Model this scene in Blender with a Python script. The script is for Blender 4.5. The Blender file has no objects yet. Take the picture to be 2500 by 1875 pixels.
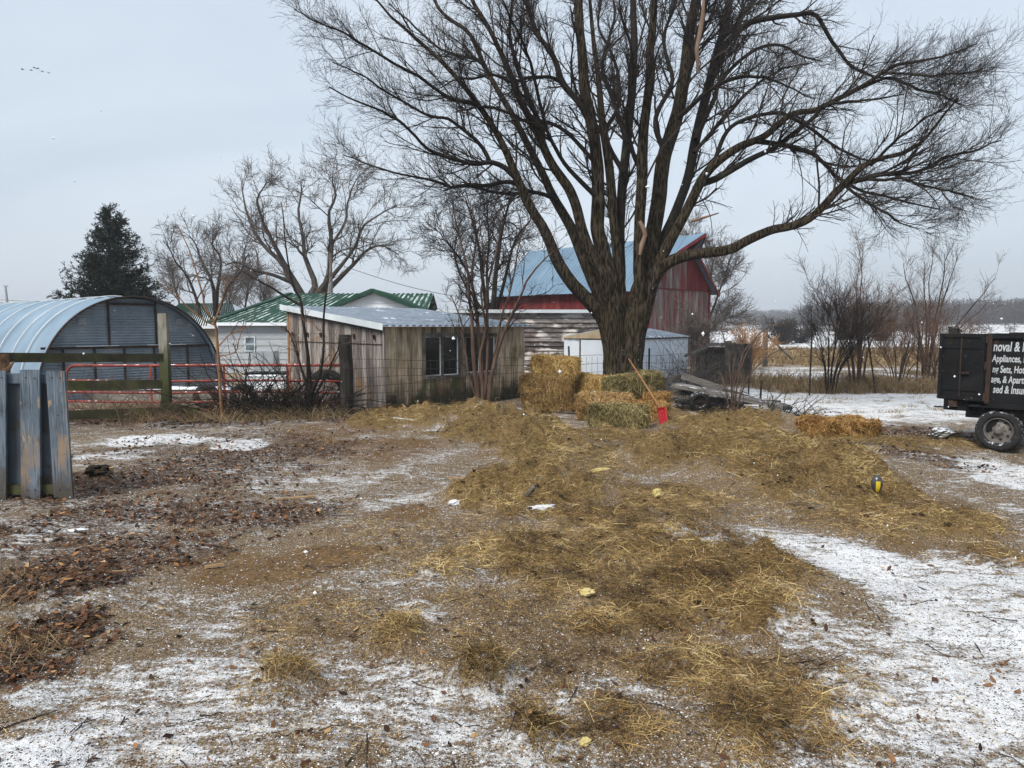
import bpy, math, random
import numpy as np
from mathutils import Vector, Matrix
R = math.radians
rng = np.random.default_rng(7)
SC = bpy.context.scene
COL = SC.collection
FPX = 1733.0; HOR = 795.0; EYE = 2.0
PITCH = math.atan((HOR - 937.5) / FPX)            # negative: camera looks slightly down

# ------------------------------------------------------------------ measured positions (photo measurements -> metres)
def ray(px, py):
    xc = (px - 1250) / FPX; yc = (937.5 - py) / FPX
    c, s = math.cos(PITCH), math.sin(PITCH)
    return np.array([xc, c - s * yc, s + c * yc])
def at(px, py, Y):
    d = ray(px, py); t = Y / d[1]
    return np.array([d[0] * t, Y, EYE + d[2] * t])
def gp(px, py, z=0.0):
    d = ray(px, py); t = (z - EYE) / d[2]
    return np.array([d[0] * t, d[1] * t, z])
def X(px, Y): return (px - 1250) / FPX * Y         # good to a few cm near the horizon
def Z(py, Y): return at(1250, py, Y)[2]

# ------------------------------------------------------------------ numpy value noise
def _h(i, j, s):
    n = (i.astype(np.int64) * 374761393 + j.astype(np.int64) * 668265263 + s * 982451653) & 0xffffffff
    n = ((n ^ (n >> 13)) * 1274126177) & 0xffffffff
    return ((n ^ (n >> 16)) & 0xffff) / 65535.0
def vn(x, y, s=0):
    xi = np.floor(x); yi = np.floor(y); fx = x - xi; fy = y - yi
    fx = fx * fx * (3 - 2 * fx); fy = fy * fy * (3 - 2 * fy)
    xi = xi.astype(np.int64); yi = yi.astype(np.int64)
    a = _h(xi, yi, s); b = _h(xi + 1, yi, s); c = _h(xi, yi + 1, s); d = _h(xi + 1, yi + 1, s)
    return (a * (1 - fx) + b * fx) * (1 - fy) + (c * (1 - fx) + d * fx) * fy
def fbm(x, y, s=0, o=4):
    v = 0; a = .5; t = 0
    for k in range(o):
        v = v + a * vn(x * 2 ** k + 17.3 * k, y * 2 ** k - 9.1 * k, s + k); t += a; a *= .5
    return v / t
def sst(a, b, x):
    t = np.clip((x - a) / (b - a), 0, 1); return t * t * (3 - 2 * t)

# ------------------------------------------------------------------ objects
def tag(o, label=None, cat=None, group=None, kind=None):
    if label: o['label'] = label
    if cat: o['category'] = cat
    if group: o['group'] = group
    if kind: o['kind'] = kind
    return o
def thing(name, label, cat, loc=(0, 0, 0), rz=0.0, group=None, kind=None):
    o = bpy.data.objects.new(name, None); COL.objects.link(o)
    o.location = [float(v) for v in loc]; o.rotation_euler = (0, 0, rz); o.empty_display_size = .2
    return tag(o, label, cat, group, kind)
def link(name, me, mat=None, parent=None, loc=None):
    o = bpy.data.objects.new(name, me); COL.objects.link(o)
    if mat is not None and not me.materials: me.materials.append(mat)
    if parent: o.parent = parent
    if loc is not None: o.location = [float(v) for v in loc]
    return o
def mesh_np(name, V, loops, starts, totals, rnd=None, smooth=False):
    me = bpy.data.meshes.new(name)
    V = np.ascontiguousarray(V, dtype=np.float32)
    me.vertices.add(len(V)); me.vertices.foreach_set('co', V.ravel())
    me.loops.add(len(loops)); me.loops.foreach_set('vertex_index', np.ascontiguousarray(loops, dtype=np.int32))
    me.polygons.add(len(starts)); me.polygons.foreach_set('loop_start', np.ascontiguousarray(starts, dtype=np.int32))
    me.polygons.foreach_set('loop_total', np.ascontiguousarray(totals, dtype=np.int32))
    me.polygons.foreach_set('use_smooth', np.full(len(starts), bool(smooth)))
    if rnd is not None:
        a = me.attributes.new('rnd', 'FLOAT', 'FACE'); a.data.foreach_set('value', np.ascontiguousarray(rnd, dtype=np.float32))
    me.update(calc_edges=True)
    return me

class MB:
    """collects shapes into one mesh"""
    def __init__(s): s.v = []; s.n = 0; s.quads = []; s.qr = []; s.poly = []; s.pr = []
    def addv(s, V):
        V = np.asarray(V, dtype=float).reshape(-1, 3); k = s.n; s.v.append(V); s.n += len(V); return k
    def addq(s, V, Q, r=0.5):
        k = s.addv(V); Q = np.asarray(Q, dtype=np.int64).reshape(-1, 4) + k
        s.quads.append(Q); s.qr.append(np.broadcast_to(np.asarray(r, dtype=float), (len(Q),)).copy()); return s
    def face(s, pts, r=0.5):
        k = s.addv(pts); s.poly.append([k + i for i in range(len(pts))]); s.pr.append(r); return s
    def box(s, lo, hi, r=0.5, M=None):
        (a, b, c), (d, e, f) = lo, hi
        V = np.array([(a, b, c), (d, b, c), (d, e, c), (a, e, c), (a, b, f), (d, b, f), (d, e, f), (a, e, f)], float)
        if M is not None: V = (np.c_[V, np.ones(8)] @ np.array(M).T)[:, :3]
        return s.addq(V, [(0, 3, 2, 1), (4, 5, 6, 7), (0, 1, 5, 4), (1, 2, 6, 5), (2, 3, 7, 6), (3, 0, 4, 7)], r)
    def beam(s, p, q, w, t, r=0.5, up=(0, 0, 1)):
        """box section from p to q, w across (sideways), t along 'up'"""
        p = np.asarray(p, float); q = np.asarray(q, float); d = q - p; d /= np.linalg.norm(d)
        up = np.asarray(up, float)
        sd = np.cross(d, up)
        if np.linalg.norm(sd) < 1e-3: sd = np.array([1., 0, 0])
        sd /= np.linalg.norm(sd); u = np.cross(sd, d)
        V = [c + a * sd * w / 2 + b * u * t / 2 for c in (p, q) for a, b in ((-1, -1), (1, -1), (1, 1), (-1, 1))]
        return s.addq(V, [(0, 1, 2, 3), (7, 6, 5, 4), (0, 4, 5, 1), (1, 5, 6, 2), (2, 6, 7, 3), (3, 7, 4, 0)], r)
    def tube(s, pts, rad, n=8, r=0.5, cap=True):
        pts = np.asarray(pts, float); m = len(pts); rad = np.broadcast_to(np.asarray(rad, float), (m,))
        V, Q = tubes(pts[None], rad[None], n); k0 = s.n
        s.addq(V, Q, r)
        if cap:
            s.poly.append([k0 + i for i in range(n)][::-1]); s.pr.append(r)
            s.poly.append([k0 + (m - 1) * n + i for i in range(n)]); s.pr.append(r)
        return s
    def grid(s, G, r=0.5):
        """G [a,b,3] -> quads"""
        a, b = G.shape[:2]; i = np.arange(a - 1)[:, None] * b + np.arange(b - 1)[None]
        i = i.ravel(); return s.addq(G.reshape(-1, 3), np.c_[i, i + 1, i + b + 1, i + b], r)
    def build(s, name, mat, parent=None, origin=None, smooth=False, loc=None):
        V = np.concatenate(s.v)
        if origin is not None: V = V - np.asarray(origin)
        loops = []; st = []; tt = []; rr = []; c = 0
        if s.quads:
            Q = np.concatenate(s.quads); loops.append(Q.ravel()); st.append(np.arange(len(Q)) * 4); tt.append(np.full(len(Q), 4)); rr.append(np.concatenate(s.qr)); c = len(Q) * 4
        for f, r in zip(s.poly, s.pr):
            loops.append(np.array(f)); st.append(np.array([c])); tt.append(np.array([len(f)])); rr.append(np.array([r])); c += len(f)
        me = mesh_np(name, V, np.concatenate(loops), np.concatenate(st), np.concatenate(tt), np.concatenate(rr), smooth)
        return link(name, me, mat, parent, loc)

def tubes(P, Rr, n):
    """P [k,m,3], Rr [k,m] -> verts, quads"""
    k, m = P.shape[:2]
    T = np.gradient(P, axis=1); T /= np.linalg.norm(T, axis=2, keepdims=True) + 1e-9
    D = P[:, -1] - P[:, 0]; ref = np.where((np.abs(D[:, 2]) > .8 * np.linalg.norm(D, axis=1))[:, None], np.array([1., 0, 0]), np.array([0, 0, 1.]))
    A = np.cross(T, ref[:, None, :]); A /= np.linalg.norm(A, axis=2, keepdims=True) + 1e-9
    B = np.cross(T, A)
    an = np.arange(n) * 2 * math.pi / n
    V = P[:, :, None] + Rr[:, :, None, None] * (A[:, :, None] * np.cos(an)[None, None, :, None] + B[:, :, None] * np.sin(an)[None, None, :, None])
    base = (np.arange(k) * m * n)[:, None, None] + (np.arange(m - 1) * n)[None, :, None]
    j = np.arange(n)[None, None]; j2 = (j + 1) % n
    Q = np.stack([base + j, base + j2, base + n + j2, base + n + j], -1).reshape(-1, 4)
    return V.reshape(-1, 3), Q

def grow(P, Rr, nchild, L, ang, seed, npts=4, t0=.3, t1=.98, up=.25, wob=.12, rk=.55, rmin=.003, side=None, rend=.4):
    """children branches along parents, all vectorised"""
    g = np.random.default_rng(seed)
    k, m = P.shape[:2]
    cnt = nchild if np.ndim(nchild) else np.full(k, nchild)
    idx = np.repeat(np.arange(k), cnt); N = len(idx)
    t = t0 + (t1 - t0) * g.random(N) ** .9
    f = t * (m - 1); i = np.minimum(f.astype(int), m - 2); fr = (f - i)[:, None]
    O = P[idx, i] * (1 - fr) + P[idx, i + 1] * fr
    r0 = Rr[idx, i] * (1 - fr[:, 0]) + Rr[idx, i + 1] * fr[:, 0]
    T = P[idx, i + 1] - P[idx, i]; T /= np.linalg.norm(T, axis=1, keepdims=True) + 1e-9
    U = g.normal(size=(N, 3)); U -= (U * T).sum(1, keepdims=True) * T; U /= np.linalg.norm(U, axis=1, keepdims=True) + 1e-9
    a = R(1) * (ang[0] + (ang[1] - ang[0]) * g.random(N))[:, None]
    D = T * np.cos(a) + U * np.sin(a)
    ln = (L[0] + (L[1] - L[0]) * g.random(N)) * (1.15 - .5 * t)
    C = [O]; d = D; p = O
    for q in range(1, npts):
        d = d + g.normal(size=(N, 3)) * wob + np.array([0, 0, up / npts]); d /= np.linalg.norm(d, axis=1, keepdims=True)
        p = p + d * (ln / (npts - 1))[:, None]; C.append(p)
    C = np.stack(C, 1)
    rs = np.maximum(r0 * rk, rmin)
    RR = rs[:, None] * np.linspace(1, rend, npts)[None]
    return C, np.maximum(RR, rmin * .7)

def strands(name, sets, mat, parent=None, origin=None, smooth=False):
    """sets: list of (P, R, sides)"""
    b = MB()
    for P, Rr, n in sets:
        if len(P): V, Q = tubes(P, Rr, n); b.addq(V, Q, np.repeat(rng.random(len(P)), (P.shape[1] - 1) * n))
    return b.build(name, mat, parent, origin, smooth)
def smoothline(pts, m):
    """Catmull-Rom through pts [n,d] -> m samples"""
    pts = np.asarray(pts, float); n = len(pts)
    E = np.vstack([2 * pts[0] - pts[1], pts, 2 * pts[-1] - pts[-2]])
    u = np.linspace(0, n - 1, m); i = np.minimum(u.astype(int), n - 2); f = (u - i)[:, None]
    a, b, c, d = E[i], E[i + 1], E[i + 2], E[i + 3]
    return .5 * (2 * b + (c - a) * f + (2 * a - 5 * b + 4 * c - d) * f ** 2 + (3 * b - a - 3 * c + d) * f ** 3)

# ------------------------------------------------------------------ materials
def newmat(name):
    m = bpy.data.materials.new(name); m.use_nodes = True
    nt = m.node_tree; nt.nodes.clear()
    out = nt.nodes.new('ShaderNodeOutputMaterial'); bs = nt.nodes.new('ShaderNodeBsdfPrincipled')
    nt.links.new(bs.outputs[0], out.inputs[0]); return m, nt, bs
class NT:
    def __init__(s, nt): s.nt = nt; s.c = {}
    def n(s, t): return s.nt.nodes.new(t)
    def l(s, a, b): s.nt.links.new(a, b)
    def coord(s, st=(1, 1, 1), kind='Object', rot=(0, 0, 0)):
        k = (tuple(st), kind, tuple(rot))
        if k not in s.c:
            tc = s.n('ShaderNodeTexCoord'); mp = s.n('ShaderNodeMapping'); s.l(tc.outputs[kind], mp.inputs[0])
            mp.inputs['Scale'].default_value = st; mp.inputs['Rotation'].default_value = rot; s.c[k] = mp.outputs[0]
        return s.c[k]
    def noise(s, sc, det=3, rough=.55, st=(1, 1, 1), dist=0, rot=(0, 0, 0)):
        n = s.n('ShaderNodeTexNoise'); s.l(s.coord(st, rot=rot), n.inputs['Vector'])
        n.inputs['Scale'].default_value = sc; n.inputs['Detail'].default_value = det; n.inputs['Roughness'].default_value = rough
        n.inputs['Distortion'].default_value = dist
        return n.outputs['Fac']
    def voro(s, sc, st=(1, 1, 1), feat='F1', out='Distance'):
        n = s.n('ShaderNodeTexVoronoi'); n.feature = feat; s.l(s.coord(st), n.inputs['Vector']); n.inputs['Scale'].default_value = sc
        return n.outputs[out]
    def attr(s, name):
        n = s.n('ShaderNodeAttribute'); n.attribute_name = name; return n.outputs['Fac']
    def math(s, op, a, b=0.0, c=None):
        n = s.n('ShaderNodeMath'); n.operation = op
        for i, v in enumerate((a, b) if c is None else (a, b, c)):
            if isinstance(v, (int, float)): n.inputs[i].default_value = v
            else: s.l(v, n.inputs[i])
        return n.outputs[0]
    def rng(s, v, a, b, c=0., d=1.):
        n = s.n('ShaderNodeMapRange'); n.interpolation_type = 'SMOOTHSTEP'; s.l(v, n.inputs[0])
        for i, q in enumerate((a, b, c, d)): n.inputs[i + 1].default_value = q
        return n.outputs[0]
    def ramp(s, v, stops):
        n = s.n('ShaderNodeValToRGB'); e = n.color_ramp.elements
        while len(e) < len(stops): e.new(.5)
        for el, (p, c) in zip(e, stops): el.position = p; el.color = (*c, 1)
        s.l(v, n.inputs[0]); return n.outputs[0]
    def mix(s, f, a, b):
        n = s.n('ShaderNodeMix'); n.data_type = 'RGBA'
        for sock, v in ((n.inputs[0], f), (n.inputs[6], a), (n.inputs[7], b)):
            if isinstance(v, (int, float)): sock.default_value = v
            elif isinstance(v, tuple): sock.default_value = (*v, 1)
            else: s.l(v, sock)
        return n.outputs[2]
    def bump(s, h, dist, strength=1.0, prev=None):
        n = s.n('ShaderNodeBump'); n.inputs['Distance'].default_value = dist; n.inputs['Strength'].default_value = strength; s.l(h, n.inputs['Height'])
        if prev is not None: s.l(prev, n.inputs['Normal'])
        return n.outputs[0]
def mat(name, stops, sc=8, st=(1, 1, 1), det=4, rough=.8, bump=0, bsc=None, layers=(), metal=0, rnd=0.0, spec=.3, top=None):
    """ramp over noise; layers: (colour, scale, lo, hi, stretch); rnd adds a per-piece shift; top: (colour, lo, hi) on upward faces"""
    m, nt, bs = newmat(name); N = NT(nt)
    v = N.noise(sc, det, st=st)
    if rnd: v = N.math('ADD', v, N.math('MULTIPLY', N.math('SUBTRACT', N.attr('rnd'), .5), rnd))
    c = N.ramp(v, stops)
    for L in layers:
        col, s2, lo, hi = L[:4]; st2 = L[4] if len(L) > 4 else (1, 1, 1)
        c = N.mix(N.rng(N.noise(s2, 5, .6, st=st2), lo, hi), c, col)
    if top:
        g = N.n('ShaderNodeNewGeometry'); sx = N.n('ShaderNodeSeparateXYZ'); N.l(g.outputs['Normal'], sx.inputs[0])
        f = N.math('MULTIPLY', N.rng(sx.outputs[2], .3, .7), N.rng(N.noise(top[3] if len(top) > 3 else 6, 5, .6), top[1], top[2]))
        c = N.mix(f, c, top[0])
    N.l(c, bs.inputs['Base Color']); bs.inputs['Roughness'].default_value = rough; bs.inputs['Metallic'].default_value = metal
    bs.inputs['Specular IOR Level'].default_value = spec
    if bump: N.l(N.bump(N.noise(bsc or sc, 5, .6, st=st), bump), bs.inputs['Normal'])
    return m
# ================================================================== camera, light, air
cam = bpy.data.cameras.new('camera'); co = bpy.data.objects.new('camera', cam); COL.objects.link(co)
co.location = (0, 0, EYE); co.rotation_euler = (R(90) + PITCH, 0, 0)
cam.sensor_width = 36; cam.lens = FPX / 2500 * 36; cam.clip_end = 5000; cam.clip_start = .05
SC.camera = co
SUN_EL, SUN_ROT = R(48), R(215)
w = bpy.data.worlds.new('World'); SC.world = w; w.use_nodes = True
N = NT(w.node_tree); w.node_tree.nodes.clear()
wo = N.n('ShaderNodeOutputWorld'); bg = N.n('ShaderNodeBackground'); N.l(bg.outputs[0], wo.inputs[0])
sky = N.n('ShaderNodeTexSky'); sky.sky_type = 'NISHITA'; sky.sun_disc = False; sky.sun_elevation = SUN_EL; sky.sun_rotation = SUN_ROT
sky.dust_density = 4; sky.air_density = 1.2
# an overcast deck: soft grey cloud over nearly all of the sky
cl = N.n('ShaderNodeTexNoise'); tc = N.n('ShaderNodeTexCoord'); mp = N.n('ShaderNodeMapping'); N.l(tc.outputs['Generated'], mp.inputs[0])
mp.inputs['Scale'].default_value = (1, 1, 2.6); N.l(mp.outputs[0], cl.inputs['Vector'])
cl.inputs['Scale'].default_value = 1.5; cl.inputs['Detail'].default_value = 4; cl.inputs['Roughness'].default_value = .5; cl.inputs['Distortion'].default_value = .6
deck = N.ramp(cl.outputs['Fac'], [(.3, (.49, .570, .66)), (.5, (.58, .66, .75)), (.7, (.66, .73, .81))])
vm = N.n('ShaderNodeVectorMath'); vm.operation = 'SCALE'; N.l(deck, vm.inputs[0]); vm.inputs['Scale'].default_value = 6.2
skm = N.mix(.88, sky.outputs[0], vm.outputs[0])
N.l(skm, bg.inputs['Color']); bg.inputs['Strength'].default_value = .12
sd = bpy.data.lights.new('sun', 'SUN'); sd.energy = 2.4; sd.angle = R(22); sd.color = (1, .94, .86)
so = bpy.data.objects.new('sun', sd); COL.objects.link(so); so.location = (0, 0, 30)
_az = SUN_ROT
_d = Vector((math.sin(_az) * math.cos(SUN_EL), math.cos(_az) * math.cos(SUN_EL), math.sin(SUN_EL)))
so.rotation_euler = _d.to_track_quat('Z', 'Y').to_euler()
SC.view_settings.view_transform = 'Standard'; SC.view_settings.look = 'None'; SC.view_settings.exposure = 0.70; SC.view_settings.gamma = 1
SC.cycles.max_bounces = 5; SC.cycles.diffuse_bounces = 2; SC.cycles.glossy_bounces = 2; SC.cycles.volume_bounces = 0
SC.cycles.transparent_max_bounces = 8; SC.cycles.use_denoising = True
SC.cycles.use_adaptive_sampling = True; SC.cycles.adaptive_threshold = .02

# ================================================================== ground weights (patches: x, y, rx, ry measured on the photo at 2212 wide, strength)
K = 2500 / 2212
HAY = [(820, 905, 70, 14, 1), (930, 912, 90, 20, 1), (1060, 925, 120, 30, 1), (1160, 955, 110, 34, 1), (1180, 1000, 90, 30, .9), (1280, 985, 70, 18, .7),
       (1130, 1070, 150, 36, 1), (1010, 1085, 60, 18, .8), (1260, 1075, 70, 22, .8), (1330, 950, 120, 20, .75), (1420, 985, 90, 26, .9),
       (1560, 930, 130, 26, 1), (1650, 960, 140, 40, 1), (1560, 1000, 160, 40, 1), (1700, 1030, 160, 45, 1.1), (1820, 1045, 110, 40, 1.1),
       (1880, 1095, 100, 22, .8), (2060, 1140, 130, 30, .85), (2160, 1200, 80, 30, .55), (1430, 1075, 140, 36, .7), (1300, 1120, 150, 30, .8), (1480, 1110, 90, 24, .6),
       (1900, 960, 120, 18, .8), (2030, 962, 120, 14, .65), (1180, 1190, 190, 40, .78), (950, 1230, 110, 24, .6), (1500, 1200, 150, 45, .85), (1560, 1300, 140, 80, .95),
       (1400, 1330, 170, 70, .7), (1090, 1310, 90, 30, .4), (860, 1370, 60, 40, .6), (1040, 1470, 70, 34, .85), (1500, 1450, 200, 80, .62), (1640, 1560, 170, 100, .6),
       (1160, 1600, 60, 34, .7), (1350, 1560, 160, 70, .5), (620, 1470, 60, 24, .6), (560, 1510, 80, 24, .35), (1440, 900, 60, 14, .6), (1780, 905, 60, 8, .5), (1250, 1180, 80, 16, .8), (1330, 1230, 300, 70, .62), (1480, 1160, 130, 24, .8), (1600, 1230, 130, 50, .85), (1380, 1160, 120, 20, .75), (1400, 1430, 260, 60, .42), (1620, 1480, 160, 80, .5), (1120, 1240, 60, 20, .7), (1330, 1340, 380, 150, .30), (1600, 1080, 300, 50, .4), (1000, 1160, 260, 60, .36), (1900, 1120, 200, 50, .6), (1050, 1200, 130, 26, .6), (1250, 1010, 160, 40, .55), (1000, 1290, 120, 26, .4), (700, 1330, 200, 60, .35), (1800, 1500, 90, 80, .35)]
SNOW = [(1950, 1480, 260, 150, .72), (2200, 1380, 240, 200, .74), (1750, 1600, 160, 80, .6), (350, 1560, 460, 90, .72), (380, 950, 210, 16, .95), (250, 985, 120, 14, .7), (520, 962, 90, 12, .9), (90, 1165, 120, 30, .62), (330, 1095, 100, 14, .5), (820, 1085, 120, 20, .55), (900, 1000, 120, 34, .50), (750, 1050, 260, 60, .50), (980, 1060, 60, 20, .4),
        (350, 1480, 500, 70, .60), (100, 1500, 140, 60, .75), (60, 1640, 240, 60, 1.1), (500, 1600, 330, 80, .72), (900, 1540, 280, 90, .62), (800, 1440, 110, 40, .62), (1020, 1640, 300, 60, .58), (900, 1330, 130, 40, .55), (300, 1300, 200, 60, .48),
        (1560, 1165, 180, 32, .72), (1750, 1180, 170, 40, .74), (1880, 1230, 130, 66, .92), (2060, 1320, 230, 110, .9), (1800, 1370, 140, 80, .68), (2200, 1250, 150, 70, .78), (2160, 1480, 220, 120, .80), (1950, 1560, 200, 120, .72), (1120, 1480, 330, 90, .56), (2000, 1420, 190, 80, .7),
        (2180, 1020, 130, 40, .85), (2212, 1100, 80, 30, .75), (2050, 1060, 90, 20, .3), (1740, 1620, 70, 90, .55), (1700, 1380, 50, 40, .62), (1330, 1480, 120, 50, .48), (1480, 1600, 120, 50, .42),
        (1100, 885, 60, 8, .9), (1560, 905, 70, 9, .7), (1480, 890, 60, 10, .7), (1990, 985, 120, 8, .6), (600, 910, 150, 8, .55)]
MUD = [(560, 1240, 190, 36, 1), (700, 1215, 110, 34, .9), (800, 965, 150, 36, .8), (720, 930, 120, 20, .7), (870, 1110, 90, 24, .9), (480, 1215, 120, 22, .7), (1330, 935, 160, 20, .6), (1960, 1110, 130, 30, .55), (2050, 1195, 150, 22, .45), (1980, 1085, 130, 16, .4)]
LIT = [(350, 1080, 420, 120, .42), (500, 960, 330, 50, .45), (150, 1150, 200, 80, .55), (250, 1040, 170, 40, 1), (440, 1010, 220, 40, .9), (600, 975, 150, 16, .8), (380, 1110, 280, 40, .8), (650, 1110, 140, 36, .6), (300, 1190, 200, 40, .65), (90, 1280, 170, 70, 1.15), (120, 1370, 160, 60, 1.1), (40, 1440, 120, 40, .9),
       (200, 910, 240, 14, 1), (450, 915, 200, 12, .9), (1850, 925, 120, 14, 1), (2000, 935, 130, 16, 1), (1980, 990, 110, 10, .7), (2090, 1010, 80, 12, .6), (680, 1590, 90, 30, .3), (1680, 885, 160, 20, .9), (1500, 885, 60, 12, .6), (720, 905, 200, 8, .7)]
def _prep(lst, sd_):
    o = []
    for (x, y, rx, ry, s) in lst:
        c = gp(x * K, y * K); n_ = gp(x * K, min((y + ry) * K, 2300)); f_ = gp(x * K, max((y - ry) * K, 850))
        o.append((c[0], c[1], rx * K * c[1] / FPX, max((f_[1] - n_[1]) / 2, .05), s))
    return o
W = {k: _prep(v, 0) for k, v in dict(hay=HAY, snow=SNOW, mud=MUD, lit=LIT).items()}
def weight(kind, x, y):
    sd_ = {'hay': 3, 'snow': 11, 'mud': 23, 'lit': 31}[kind]
    n1 = fbm(x * 1.1, y * 1.1, sd_, 4) - .5; n2 = fbm(x * 4.5, y * 4.5, sd_ + 5, 3) - .5
    v = np.zeros_like(x)
    for (cx, cy, rx, ry, s) in W[kind]:
        d = np.sqrt(((x - cx) / rx) ** 2 + ((y - cy) / ry) ** 2) + n1 * 1.1 + n2 * (.95 if kind == 'hay' else .5)
        v = np.maximum(v, s * (1 - sst(.55, 1.3, d)))
    return v
# ---- the lie of the land
MOUNDS = [(gp(px * K, py * K), rx, ry, h) for px, py, rx, ry, h in (
    (850, 905, .9, .5, .10), (950, 905, .8, .5, .15), (1060, 905, .75, .6, .30), (1130, 930, .8, .6, .24), (980, 925, .7, .45, .16), (1190, 965, .7, .5, .20), (1120, 965, .5, .4, .12), (1180, 1000, .6, .4, .12),
    (1110, 1065, .75, .45, .15), (1020, 1080, .5, .35, .09), (1210, 1070, .55, .4, .10), (1290, 1070, .35, .3, .08), (1410, 985, .55, .4, .18), (1560, 925, 1.0, .6, .16), (1680, 930, 1.1, .6, .18),
    (1600, 985, 1.1, .6, .20), (1740, 1010, .9, .6, .18), (1830, 1035, .7, .55, .22), (1700, 1045, .8, .4, .12), (2060, 1130, .8, .5, .10), (1520, 1020, .6, .4, .12), (1880, 985, .8, .5, .10),
    (1040, 1470, .24, .18, .09), (1160, 1600, .16, .12, .05), (1650, 1210, .16, .12, .07), (210, 1035, .22, .2, .11), (100, 1300, .8, .5, .08), (860, 1370, .2, .16, .04), (620, 1470, .16, .12, .05), (1560, 1290, .5, .4, .05), (1440, 900, .6, .3, .15))]
def height(x, y):
    r = np.hypot(x, y)
    near = 1 - sst(35, 70, r)
    z = (fbm(x * .45, y * .45, 40, 3) - .5) * .12 * near + (fbm(x * 2.2, y * 2.2, 44, 4) - .5) * .055 * near * (1 - sst(22, 30, r) * .6)
    z = z + (fbm(x * 11, y * 11, 48, 3) - .5) * .018 * (1 - sst(9, 16, r))
    for c, rx, ry, h in MOUNDS:
        d = ((x - c[0]) / rx) ** 2 + ((y - c[1]) / ry) ** 2
        m_ = d < 6
        if m_.any():
            xx, yy = x[m_], y[m_]
            z[m_] += h * 1.2 * np.exp(-d[m_] ** 1.3 * 1.1) * (.35 + 1.25 * fbm(xx * 5, yy * 5, 60, 3))
    hw = weight('hay', x, y) if x.size < 3e6 else 0
    lump = 1 - np.abs(fbm(x * 3.6, y * 3.6, 51, 4) * 2 - 1); lump2 = 1 - np.abs(fbm(x * 9, y * 9, 52, 3) * 2 - 1)
    z = z + hw * ((lump - .55) * .20 + (lump2 - .6) * .09)
    # the farmland rises to low hills
    az = np.arctan2(x, y)
    far = sst(170, 420, r) * (2.2 + 2.6 * sst(.25, .62, az)) + sst(450, 900, r) * 4.5 + sst(1200, 2200, r) * 10
    z = z + far + sst(60, 200, r) * (fbm(x * .012, y * .012, 70, 3) - .5) * 1.2
    return z
def h1(x, y): return float(height(np.array([float(x)]), np.array([float(y)]))[0])

# ---- ground material
gm, nt, bs = newmat('ground'); N = NT(nt)
aS, aH, aM, aL, aT = [N.attr(k) for k in ('snow', 'hay', 'mud', 'lit', 'tan')]
n6 = N.noise(44, 3, .62); n1 = N.noise(75, 3, .7); n2 = N.noise(19, 4, .6); n3 = N.noise(3.2, 4, .6); n5 = N.noise(9, 5, .65, st=(.45, 1.5, 1), rot=(0, 0, .6)); n4 = N.noise(190, 2, .6)
nmix = N.math('ADD', N.math('MULTIPLY', n6, .34), N.math('ADD', N.math('MULTIPLY', n2, .20), N.math('ADD', N.math('MULTIPLY', n3, .12), N.math('ADD', N.math('MULTIPLY', n5, .22), N.math('MULTIPLY', n4, .12)))))
grav = N.ramp(N.math('ADD', N.math('MULTIPLY', n1, .6), N.math('MULTIPLY', n4, .4)), [(.30, (.020, .012, .006)), (.44, (.088, .056, .029)), (.54, (.20, .14, .078)), (.68, (.38, .295, .19))])
mudc = N.ramp(N.noise(26, 5, .65, st=(1, 1.6, 1)), [(.3, (.055, .030, .012)), (.5, (.13, .075, .031)), (.72, (.23, .145, .068))])
litc = N.mix(.75, N.ramp(N.voro(34, out='Color'), [(.1, (.010, .006, .004)), (.45, (.045, .022, .012)), (.7, (.11, .052, .022)), (.95, (.22, .12, .05))]), N.ramp(n1, [(.35, (.010, .006, .004)), (.65, (.12, .07, .04))]))
hayc = N.ramp(N.noise(42, 4, .7, st=(1, 3.2, 1), dist=1.2), [(.32, (.030, .018, .008)), (.45, (.105, .066, .026)), (.56, (.215, .142, .056)), (.7, (.40, .30, .14))])
tanc = N.ramp(N.noise(3.5, 6, .75, st=(1, .35, 1)), [(.3, (.11, .078, .044)), (.5, (.26, .195, .115)), (.7, (.36, .29, .19))])
snc = N.ramp(N.noise(2.2, 5, .6), [(.3, (.52, .54, .565)), (.5, (.68, .70, .725)), (.75, (.78, .80, .825))])
c = grav
c = N.mix(N.rng(N.math('ADD', aM, N.math('MULTIPLY', N.math('SUBTRACT', n2, .5), 1.2)), .28, .62), c, mudc)
c = N.mix(N.rng(N.math('ADD', aL, N.math('MULTIPLY', N.math('SUBTRACT', nmix, .5), 2.2)), .25, .55), c, litc)
c = N.mix(N.rng(N.math('ADD', aH, N.math('MULTIPLY', N.math('SUBTRACT', nmix, .5), 3.0)), .30, .70), c, hayc)
c = N.mix(N.rng(N.math('ADD', aT, N.math('MULTIPLY', N.math('SUBTRACT', n3, .5), .8)), .35, .6), c, tanc)
sb = N.math('SUBTRACT', N.math('SUBTRACT', aS, N.math('MULTIPLY', aH, .34)), N.math('MULTIPLY', aL, .10))
sb = N.math('SUBTRACT', sb, N.math('MULTIPLY', aM, .22))
sharp = N.rng(N.math('ADD', sb, N.math('MULTIPLY', N.math('SUBTRACT', nmix, .5), 6.0)), .42, .78)
soft = N.rng(N.math('ADD', sb, N.math('ADD', N.math('MULTIPLY', N.math('SUBTRACT', n5, .5), 1.3), N.math('MULTIPLY', N.math('SUBTRACT', nmix, .5), 2.4))), .46, .86)
sf = N.math('MAXIMUM', N.math('MULTIPLY', sharp, .52), soft)
c = N.mix(sf, c, snc)
gr_ = N.math('ADD', N.math('MULTIPLY', n4, .55), N.math('MULTIPLY', n1, .45))
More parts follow.
